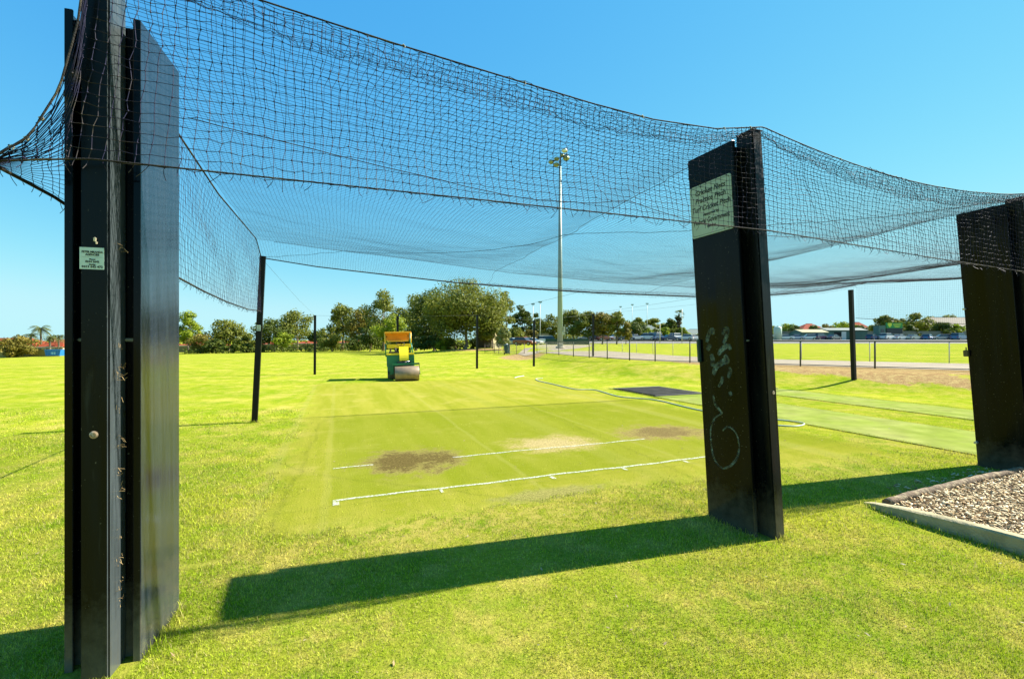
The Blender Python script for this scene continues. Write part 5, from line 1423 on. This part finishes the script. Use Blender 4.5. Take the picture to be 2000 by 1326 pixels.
T(1850, 24, 616, 230, 'grey', 'far hazy gums above the beige roof', 0.4, 1200, 12)
T(1838, 20, 629, 136, 'dark', 'dark bushy hedge mass beside the right pillar', 0.03, 1500, 16, 'bush', cat='bush')
T(1864, 18, 633, 136, 'bright', 'sunlit hedge bush touching the right pillar', 0.03, 1300, 14, 'bush', cat='bush')
T(1763, 16, 622, 210, 'gum', 'far umbrella-shaped gum behind the scoreboard', 0.5, 900, 10)

# palms
m_frond = foliage_mat('palm_fronds', (0.045, 0.065, 0.012), (0.10, 0.125, 0.025), (0.20, 0.19, 0.05))
def palm(px, top, D, spread, label, fan=False, skirt=False, base=None):
    SEED[0] += 1; r = np.random.default_rng(SEED[0])
    x, y, zt = at(px, top, D); z = float(gz(x, y)) if base is None else base; H = zt - z
    t = empty('palm_tree', (x, y, z)); tag(t, label, 'palm', 'palm trees behind the houses')
    Rr = spread / F * D
    hc = H - Rr * (0.75 if not fan else 0.9)
    MB().tube([(0, 0, -0.2), (0.02 * H, 0, hc * 0.5), (0, 0, hc)], [0.30, 0.24, 0.26], 8).build('trunk', m_bark, t)
    vs, fs = [], []
    nf = 26 if not fan else 60
    for k in range(nf):
        az = 2 * PI * k / nf * 2.4 + r.uniform(-.2, .2)
        el = r.uniform(-0.25, 1.25) if not fan else r.uniform(-0.9, 1.4)
        L_ = Rr * r.uniform(0.85, 1.1) * (1.0 if not fan else 0.8)
        pts = []
        for q in range(7):
            s = q / 6; a = el - (1.35 if not fan else 0.5) * s * s
            pts.append(np.array([math.cos(az) * L_ * s * math.cos(el * 0.9 - 0.2 * s), math.sin(az) * L_ * s * math.cos(el * 0.9 - 0.2 * s), hc + L_ * (math.sin(el) * s - (0.75 if not fan else 0.25) * s * s)]))
        side = np.array([-math.sin(az), math.cos(az), 0])
        if not fan:
            for q in range(6):
                for sg in (-1, 1):
                    for m_ in (0.0, 0.5):
                        p = pts[q] * (1 - m_) + pts[q + 1] * m_; d = pts[q + 1] - pts[q]; d = d / np.linalg.norm(d)
                        lw = L_ * 0.26 * math.sin(PI * (0.12 + 0.8 * (q + m_) / 6.5))
                        tip = p + side * sg * lw * 0.8 + d * lw * 0.5 + np.array([0, 0, -lw * 0.35])
                        i = len(vs); vs += [p, p + d * L_ * 0.075, tip]; fs.append((i, i + 1, i + 2))
        else:
            c = pts[4]; d = pts[5] - pts[3]; d /= np.linalg.norm(d)
            for q in range(9):
                a = (q - 4) * 0.28; tip = c + (d * math.cos(a) + side * math.sin(a)) * L_ * 0.42
                i = len(vs); vs += [c - side * 0.05, c + side * 0.05, tip + side * L_ * 0.03, tip - side * L_ * 0.03]; fs.append((i, i + 1, i + 2)); fs.append((i, i + 2, i + 3))
            i = len(vs); vs += [pts[0], pts[0] + side * 0.08, c]; fs.append((i, i + 1, i + 2))
    link_mesh('crown', np_mesh('crown', np.array(vs), np.array(fs)), m_frond, t)
    if skirt:
        V, Fc = leaf_cloud(np.array([(0, 0, hc * 0.82), (0, 0, hc * 0.66), (0, 0, hc * 0.5)]), np.array([0.75, 0.7, 0.6]), 700, 0.35, SEED[0] + 500)
        link_mesh('dead_frond_skirt', np_mesh('dead_frond_skirt', V, Fc), foliage_mat('dead_fronds', (0.04, 0.032, 0.015), (0.085, 0.065, 0.03), (0.14, 0.11, 0.05)), t)
palm(79, 626, 142, 22, 'tallest feather palm behind the red-roofed house')
palm(60, 644, 140, 15, 'shorter feather palm left of the tallest palm')
palm(97, 650, 138, 14, 'small feather palm right of the tallest palm')
palm(114, 648, 140, 14, 'small feather palm touching the nearest pillar')
palm(1326, 603, 140, 13, 'stout fan palm with a brown skirt left of the middle pillar', True, True)

# ------------------------------------------------------------------ houses, sheds, walls beyond the park
m_red = mat('terracotta_tile', (0.25, 0.050, 0.018), 0.9, spec=0.2, var=0.2, vscale=1.2, col2=(0.19, 0.042, 0.020), c2scale=0.8)
m_cream = mat('cream_render', (0.46, 0.40, 0.27), 0.9, var=0.1, vscale=0.8)
m_brick = mat('brown_brick', (0.24, 0.12, 0.065), 0.9, var=0.2, vscale=3)
m_glass = mat('window_glass', (0.03, 0.04, 0.045), 0.08, spec=0.6)
m_white = mat('white_trim', (0.62, 0.60, 0.54), 0.6)
m_grof = mat('grey_green_roof', (0.105, 0.13, 0.105), 0.6, var=0.1, vscale=0.6)
m_tealw = mat('teal_shed_steel', (0.06, 0.13, 0.105), 0.55, var=0.1, vscale=0.8)
m_creamr = mat('cream_roof_steel', (0.33, 0.29, 0.13), 0.5, var=0.08, vscale=0.8)
def house(px0, px1, ridge, eave, D, roof, wall, label, depth=9.0, hip=True, base=None, wins=3, rot=0.0, chim=False):
    x0 = at(px0, 0, D)[0]; x1 = at(px1, 0, D)[0]; cx = (x0 + x1) / 2; w = (x1 - x0) / 2
    z = float(gz(cx, D)) if base is None else base
    ze = at(0, eave, D)[2] - z; zr = at(0, ridge, D)[2] - z
    ze = max(ze, 1.8); zr = max(zr, ze + 0.8)
    t = empty('house', (cx, D, z), rot); tag(t, label, 'house', 'houses beyond the park')
    MB().box(-w + 0.4, w - 0.4, 0.5, depth - 0.5, -0.3, ze).build('wall', wall, t)
    mb = MB(); bm = mb.bm; hx = min(depth / 2, w * 0.8) if hip else 0.0
    e = [bm.verts.new(p) for p in ((-w, 0, ze + 0.01), (w, 0, ze + 0.01), (w, depth, ze + 0.01), (-w, depth, ze + 0.01))]
    r = [bm.verts.new(p) for p in ((-w + hx, depth / 2, zr), (w - hx, depth / 2, zr))]
    for f in ((e[0], e[1], r[1], r[0]), (e[2], e[3], r[0], r[1]), (e[1], e[2], r[1]), (e[3], e[0], r[0]), (e[3], e[2], e[1], e[0])): bm.faces.new(f)
    rf = mb.build('roof', roof, t)
    MB().tube([(-w + hx, depth / 2, zr), (w - hx, depth / 2, zr)], 0.10, 6).build('ridge_cap', roof, rf)
    MB().box(-w, w, -0.06, -0.005, ze - 0.14, ze + 0.02).build('gutter', m_white, rf)
    if chim: MB().box(-w * 0.35, -w * 0.35 + 1.0, depth / 2 - 1.5, depth / 2 - 0.7, zr - 0.9, zr + 0.6).build('chimney', m_brick, rf)
    for k in range(wins):
        xc = -w + 0.9 + (2 * w - 1.8) * (k + 0.5) / wins
        f = MB().box(xc - 0.75, xc + 0.75, 0.44, 0.497, ze * 0.38, ze * 0.84).build('window', m_white, t)
        MB().box(xc - 0.66, xc + 0.66, 0.425, 0.437, ze * 0.41, ze * 0.81).build('pane', m_glass, f)
    return t
house(-150, 62, 661, 675, 146, m_red, m_cream, 'red-tiled house behind the bronze tree at the left edge', wins=5)
house(60, 122, 664, 678, 140, m_red, m_cream, 'red-roofed house below the palms', chim=True)
house(120, 330, 664, 677, 144, m_red, m_brick, 'red-tiled house hidden behind the nearest pillar', wins=5)
house(345, 420, 666, 676, 142, m_red, m_cream, 'cream house glimpsed under the olive gums', wins=3)
house(500, 556, 668, 678, 140, m_red, m_cream, 'cream house glimpsed right of the slim leaning post')
house(572, 640, 664, 674, 138, m_red, m_brick, 'brown brick house under the tall open gum')
house(650, 712, 664, 674, 136, m_red, m_brick, 'orange-roofed house behind the trees left of the roller')
house(1250, 1294, 635, 646, 156, m_grof, m_cream, 'grey-roofed building behind the hedge')
house(1330, 1420, 643, 652, 146, m_grof, m_cream, 'low beige building with grey-green roof left of the middle pillar', wins=4)
house(1566, 1626, 632, 647, 164, m_red, m_cream, 'first red-roofed house right of the middle pillar')
house(1668, 1716, 629, 648, 164, m_red, m_cream, 'second red-roofed house behind the sheds')
house(1806, 2010, 619, 640, 150, mat('beige_roof', (0.15, 0.122, 0.075), 0.8, var=0.1), m_cream, 'beige-roofed house beside the right pillar', wins=4)

def shed(px0, px1, ridge, eave, D, roof, wall, label, doors=True, lean=False):
    x0 = at(px0, 0, D)[0]; x1 = at(px1, 0, D)[0]; cx = (x0 + x1) / 2; w = (x1 - x0) / 2; z = float(gz(cx, D))
    ze = at(0, eave, D)[2] - z; zr = at(0, ridge, D)[2] - z
    t = empty('shed', (cx, D, z)); tag(t, label, 'shed', 'sheds beside the car park')
    MB().box(-w + 0.15, w - 0.15, 0.2, 6, -0.2, ze).build('wall', wall, t)
    MB().prism([(-0.15, ze + 0.01), (3.1, zr), (6.3, ze + 0.01), (6.3, ze + 0.09), (3.1, zr + 0.09), (-0.15, ze + 0.09)], 0, -w, w).build('roof', roof, t)
    MB().prism([(0.21, ze), (5.99, ze), (3.1, zr - 0.03)], 0, -w + 0.16, w - 0.16).build('gable', wall, t)
    n = max(3, int(w * 2 / 1.6))
    for k in range(n + 1):
        xx = -w + 0.2 + (2 * w - 0.4) * k / n
        MB().box(xx - 0.03, xx + 0.03, 0.15, 0.198, 0, ze - 0.02).build('panel_rib', wall, t)
    if doors:
        MB().box(-w * 0.62, -w * 0.28, 0.14, 0.145, 0, ze * 0.85).build('open_doorway', mat('dark_inside', (0.008, 0.009, 0.009), 0.9), t)
        MB().box(-w * 0.26, -w * 0.04, 0.10, 0.144, 0, ze * 0.88).build('door', m_white, t)
    return t
shed(1566, 1619, 644, 650, 127, m_creamr, m_tealw, 'low shed with a cream steel roof', False)
shed(1614, 1696, 641, 646, 130, m_grof, m_tealw, 'long green steel shed with a white door')

def panel_fence(px0, px1, D, h, mtl, label, pw=2.35, D1=None):
    x0 = at(px0, 0, D)[0]; x1 = at(px1, 0, D1 or D)[0]
    t = empty('panel_fence', (0, 0, 0)); tag(t, label, 'fence', 'panel fences at the park edge')
    n = max(1, int(abs(x1 - x0) / pw))
    for k in range(n):
        a = x0 + (x1 - x0) * k / n; b_ = x0 + (x1 - x0) * (k + 1) / n; y = D + ((D1 or D) - D) * (k + 0.5) / n
        z = float(gz((a + b_) / 2, y))
        MB().box(a + 0.05, b_ - 0.05, y, y + 0.04, z - 0.3, z + h).build('panel', mtl, t)
        MB().box(a - 0.045, a + 0.045, y - 0.03, y + 0.06, z - 0.3, z + h + 0.04).build('post', mtl, t)
    return t
panel_fence(-260, 118, 121, 1.9, mat('cream_fence_steel', (0.25, 0.20, 0.055), 0.7, var=0.06), 'cream steel panel fence along the left field edge')
panel_fence(330, 720, 133, 1.7, mat('olive_fence_steel', (0.15, 0.125, 0.06), 0.8, var=0.1), 'dull olive panel fence behind the left trees', 2.5)
panel_fence(1515, 1990, 134, 2.6, mat('grey_fence_steel', (0.19, 0.18, 0.125), 0.8, var=0.08), 'grey panel fence behind the parked cars on the right')
panel_fence(1066, 1150, 98, 1.25, mat('green_screen', (0.014, 0.05, 0.035), 0.8), 'dark green screen fence behind the floodlight mast', 2.4)
panel_fence(960, 1072, 112, 2.6, mat('wire_court_fence', (0.24, 0.20, 0.11), 0.8), 'tall brownish court fence beyond the gravel drive', 2.4)
panel_fence(1150, 1345, 136, 1.8, mat('dark_hedge_fence', (0.05, 0.06, 0.03), 0.9), 'dark fence behind the hedge and parked cars', 2.6)

# blue skip bin
x, y, zt = at(108, 684, 117); z = float(gz(x, y))
t = empty('skip_bin', (x, y, z), R(6)); tag(t, 'blue steel skip bin at the edge of the left field', 'skip bin')
m_blue = mat('skip_blue', (0.012, 0.16, 0.46), 0.5, var=0.1)
MB().prism([(-1.6, 0.25), (-1.9, 1.75), (1.9, 1.75), (1.6, 0.25)], 1, -0.8, 0.8).build('body', m_blue, t)
for k in range(6): MB().box(-1.5 + k * 0.58, -1.42 + k * 0.58, -0.86, -0.802, 0.3, 1.7).build('rib', m_blue, t)
MB().box(-0.4, 0.7, -0.83, -0.803, 0.6, 1.2).build('company_panel', mat('skip_panel', (0.25, 0.5, 0.68), 0.5), t)
MB().box(-1.95, 1.95, -0.86, 0.86, 1.751, 1.83).build('rim', m_blue, t)

# scoreboard and kiosk
D = 124.0; x0, x1 = at(1732, 0, D)[0], at(1763, 0, D)[0]; zt, zm, zb = [at(0, p, D)[2] for p in (631, 641.5, 652)]
gzz = float(gz((x0 + x1) / 2, D))
t = empty('scoreboard', ((x0 + x1) / 2, D, gzz)); tag(t, 'green and yellow scoreboard on legs behind the parked cars', 'scoreboard'); w = (x1 - x0) / 2
MB().box(-w, w, 0, 0.4, zm - gzz + 0.02, zt - gzz, 0.03).build('upper_board', mat('board_green', (0.02, 0.22, 0.05), 0.5), t)
MB().box(-w, w, 0, 0.4, zb - gzz, zm - gzz, 0.03).build('score_panel', mat('board_black', (0.012, 0.016, 0.022), 0.5), t)
m_by = mat('board_yellow', (0.50, 0.55, 0.04), 0.5)
sh_ = [(-0.75, 0.95), (0.75, 0.95), (0.7, 0.1), (0.0, -0.75), (-0.7, 0.1)]
zc = (zm + zt) / 2 - gzz
MB().prism([(-w * 0.62 + a * 0.75, zc + b_ * 0.7) for a, b_ in sh_], 1, -0.03, -0.002).build('emblem', m_by, t)
for k, ww in enumerate((1.0, 0.85, 0.6)):
    MB().box(w * 0.30 - ww * w * 0.5, w * 0.30 + ww * w * 0.5, -0.02, -0.002, zc + 0.36 - k * 0.36 - 0.08, zc + 0.36 - k * 0.36 + 0.08).build('board_line', m_by, t)
for k in range(3): MB().box(-w * 0.8, w * 0.8, -0.02, -0.002, zb - gzz + 0.25 + k * 0.42, zb - gzz + 0.31 + k * 0.42).build('score_rail', mat('score_rail', (0.05, 0.06, 0.09), 0.5), t)
for sx in (-0.7, 0.7): MB().box(sx * w - 0.1, sx * w + 0.1, 0.1, 0.3, -0.2, zb - gzz - 0.002).build('leg', m_fpost, t)
x0, x1 = at(1717, 0, D)[0], at(1730, 0, D)[0]
t = empty('kiosk', ((x0 + x1) / 2, D, gzz)); tag(t, 'small teal kiosk left of the scoreboard', 'kiosk'); w = (x1 - x0) / 2
MB().box(-w, w, 0.1, 2.0, -0.2, at(0, 637, D)[2] - gzz).build('wall', m_tealw, t)
MB().box(-w - 0.1, w + 0.1, 0, 2.1, at(0, 637, D)[2] - gzz + 0.01, at(0, 636, D)[2] - gzz).build('roof', m_tealw, t)
MB().box(-w * 0.4, w * 0.6, 0.05, 0.098, 2.0, 3.0).build('hatch', m_glass, t)

# pale water tank beside the car park
x, y, zt = at(1519, 638, 119); z = float(gz(x, y))
t = empty('water_tank', (x, y, z)); tag(t, 'pale green water tank right of the middle pillar', 'tank')
mb = MB(); mb.tube([(0, 0, -0.1), (0, 0, zt - z - 0.4), (0, 0, zt - z - 0.1), (0, 0, zt - z)], [0.95, 0.95, 0.75, 0.15], 20); mb.build('tank', mat('tank_pale', (0.45, 0.52, 0.42), 0.5, var=0.05), t)
MB().cyl((0, 0, zt - z + 0.06), 0.25, 0.12, 12).build('lid', m_tealw, t)

# ------------------------------------------------------------------ parked cars
def car(kind, col, x, y, rz, label, group='cars parked beyond the oval', dz=0.04):
    t = empty('parked_car', (x, y, float(gz(x, y)) + dz), rz); tag(t, label, 'car', group)
    m = mat('car_paint_%02d' % (int(sum(c * (i + 1) * 97 for i, c in enumerate(col)))), col, 0.25, spec=0.5, coat=0.6)
    L, Wd = {'sedan': (4.6, 0.88), 'hatch': (4.1, 0.86), 'suv': (4.7, 0.93), 'ute': (5.1, 0.93), 'van': (4.9, 0.95)}[kind]
    h = L / 2
    hood, deck, top = {'sedan': (0.88, 0.95, 1.44), 'hatch': (0.90, 1.0, 1.50), 'suv': (1.05, 1.15, 1.75), 'ute': (1.05, 1.10, 1.78), 'van': (1.15, 1.2, 1.95)}[kind]
    prof = [(-h, 0.35), (-h * 0.98, 0.62), (-h * 0.95, deck - 0.05), (-h * 0.80, deck), (h * 0.35, hood + 0.06), (h * 0.55, hood), (h * 0.92, hood - 0.14), (h, 0.62), (h * 0.98, 0.32), (h * 0.7, 0.24), (-h * 0.7, 0.24)]
    o = MB().prism(prof, 1, -Wd, Wd).build('body', m, t)
    bv = o.modifiers.new('bevel', 'BEVEL'); bv.width = 0.07; bv.segments = 2
    a0, a1, b0, b1 = {'sedan': (-0.68, 0.45, -0.38, 0.12), 'hatch': (-0.92, 0.42, -0.74, 0.12), 'suv': (-0.93, 0.45, -0.80, 0.18), 'ute': (-0.28, 0.48, -0.22, 0.20), 'van': (-0.95, 0.62, -0.88, 0.36)}[kind]
    def cab(z0, z1, inset, ext, name, mm, par):
        mb = MB(); bm = mb.bm; zb_ = hood + 0.02
        f = lambda z: (z - zb_) / (top - zb_)
        lo, hi = [], []
        for z, lst in ((z0, lo), (z1, hi)):
            q = f(z); xa = h * (a0 + (b0 - a0) * q) - ext; xb = h * (a1 + (b1 - a1) * q) + ext; ww = (Wd - 0.06) * (1 - 0.17 * q) + ext
            for sx, sy in ((xa, -ww), (xb, -ww), (xb, ww), (xa, ww)): lst.append(bm.verts.new((sx, sy, z)))
        bm.faces.new(lo[::-1]); bm.faces.new(hi)
        for i in range(4): bm.faces.new((lo[i], lo[(i + 1) % 4], hi[(i + 1) % 4], hi[i]))
        return mb.build(name, mm, par)
    cab(hood - 0.02, top - 0.09, 0, 0.0, 'windows', m_glass, t)
    rf = cab(top - 0.088, top, 0, 0.015, 'roof', m, t)
    bv = rf.modifiers.new('bevel', 'BEVEL'); bv.width = 0.04; bv.segments = 2
    for fx in (-0.62, 0.62):
        for sy in (-1, 1):
            wl_ = MB().cyl((h * fx, sy * (Wd - 0.08), 0.33), 0.33, 0.2, 18, 1).build('wheel', m_rub, t)
            MB().cyl((h * fx, sy * (Wd + 0.022), 0.33), 0.19, 0.02, 12, 1).build('rim', mat('alloy', (0.4, 0.4, 0.4), 0.3, metal=0.8), wl_)
    for sy in (-1, 1):
        MB().box(h - 0.10, h + 0.015, sy * Wd * 0.72 - 0.2, sy * Wd * 0.72 + 0.2, 0.60, 0.74, 0.02).build('headlight', m_white, t)
        MB().box(-h - 0.015, -h + 0.08, sy * Wd * 0.74 - 0.16, sy * Wd * 0.74 + 0.16, 0.66, 0.84, 0.02).build('tail_light', mat('tail_red', (0.35, 0.01, 0.01), 0.3), t)
        for q in (-0.35, 0.05):
            pass
    if kind == 'ute':
        MB().box(-h * 0.93, -h * 0.32, -Wd + 0.05, Wd - 0.05, deck + 0.005, deck + 0.20, 0.03).build('tray_cover', m_rub, t)
    return t
WH, SI, DB, MR, GY, BL, RD = (0.62, 0.62, 0.60), (0.38, 0.40, 0.41), (0.015, 0.025, 0.075), (0.16, 0.02, 0.03), (0.10, 0.105, 0.11), (0.06, 0.12, 0.24), (0.36, 0.03, 0.03)
LOT = [(1146, 'sedan', SI, 118, 150, 'silver sedan under the first rounded gums'), (1163, 'hatch', GY, 117, 165, 'dark grey hatchback under the golden gum'), (1180, 'hatch', (0.28, 0.07, 0.03), 116, 15, 'rust-red hatchback under the golden gum'),
       (1202, 'sedan', WH, 118, 200, 'white sedan at the end of the gum row'), (1221, 'sedan', DB, 116, 10, 'dark blue sedan left of the silver one'), (1241, 'sedan', SI, 117, 20, 'silver sedan below the dark leafy tree'),
       (1261, 'ute', WH, 118, 160, 'white ute below the grey-roofed building'), (1276, 'van', WH, 120, 115, 'white van right of the white ute'), (1288, 'hatch', (0.20, 0.26, 0.34), 117, 20, 'pale blue hatchback behind the short goal post'),
       (1309, 'sedan', DB, 115, 15, 'long dark blue sedan before the hedge'), (1322, 'suv', WH, 121, 30, 'white four-wheel drive behind the dark blue sedan'), (1338, 'hatch', WH, 117, 150, 'white hatchback beside the tall goal post'), (1354, 'sedan', WH, 118, 20, 'white sedan just left of the middle pillar'),
       (1532, 'sedan', WH, 119.5, 155, 'white sedan right beside the pale tank'), (1553, 'sedan', (0.34, 0.38, 0.46), 120, 150, 'pale blue sedan before the grey fence'), (1578, 'hatch', WH, 120, 160, 'white hatchback before the cream-roofed shed'),
       (1601, 'suv', (0.045, 0.02, 0.05), 120, 25, 'dark plum four-wheel drive before the sheds'), (1628, 'sedan', GY, 120, 25, 'charcoal sedan before the green shed'), (1704, 'hatch', MR, 121, 30, 'maroon hatchback left of the kiosk'),
       (1733, 'suv', WH, 121, 25, 'white wagon under the scoreboard'), (1757, 'sedan', WH, 121, 20, 'white sedan right under the scoreboard'), (1784, 'sedan', (0.42, 0.45, 0.38), 121, 20, 'champagne sedan before the clipped bush'),
       (1812, 'hatch', BL, 121, 35, 'steel blue hatchback before the dark hedge'), (1838, 'hatch', (0.40, 0.34, 0.33), 121, 160, 'pale pinkish hatchback before the hedge'), (1874, 'suv', BL, 119, 20, 'blue four-wheel drive touching the right pillar')]
for px, kd, cl, D, rz, lb in LOT:
    car(kd, cl, at(px, 0, D)[0], D, R(rz), lb)
car('hatch', RD, at(1024, 0, 84)[0], 84, R(-30), 'red hatchback on the gravel drive beyond the bin', 'cars by the gravel drive')
car('sedan', WH, at(1040, 0, 92)[0], 92, R(-35), 'white sedan beyond the red hatchback', 'cars by the gravel drive')
car('sedan', SI, at(1000, 0, 88)[0], 88, R(-20), 'silver sedan partly hidden behind the bin', 'cars by the gravel drive')
car('van', WH, at(1070, 0, 104)[0], 104, R(10), 'white van left of the floodlight mast', 'cars by the gravel drive')

# far-off wood that closes the view between the trees
def treeline(px0, px1, top, D, n, kind, label, jitter=6):
    SEED[0] += 1; r = np.random.default_rng(SEED[0])
    px = r.uniform(px0, px1, n); dd = D + r.uniform(-6, 6, n)
    C, Rd = [], []
    for p, d in zip(px, dd):
        x, y, zt = at(p, top + r.uniform(-jitter, jitter), d); z = float(gz(x, y))
        hh = zt - z
        for q in range(5):
            rr = r.uniform(0.9, 1.8); C.append((x + r.normal(0, 1.5), y + r.normal(0, 1.0), z + max(rr * 0.5, r.uniform(0.0, 1.0) * hh - rr * 0.6))); Rd.append(rr)
    C = np.array(C); Rd = np.array(Rd)
    V, Fc = leaf_cloud(C, Rd, n * 160, 0.0042 * D * 0.62, SEED[0])
    tag(link_mesh('treeline', np_mesh('treeline', V, Fc), FOL[kind]), label, 'trees', kind='stuff')
treeline(-300, 730, 664, 155, 90, 'dark', 'far wood behind the houses on the left', 10)
treeline(700, 1010, 655, 110, 40, 'dark', 'undergrowth behind the central trees', 8)
treeline(960, 1240, 648, 140, 40, 'gum', 'wood behind the gum row', 8)
treeline(1340, 1990, 640, 215, 90, 'gum', 'far wood behind the red roofs on the right', 6)
treeline(360, 720, 680, 116, 22, 'dark', 'low undergrowth along the left field edge', 3)
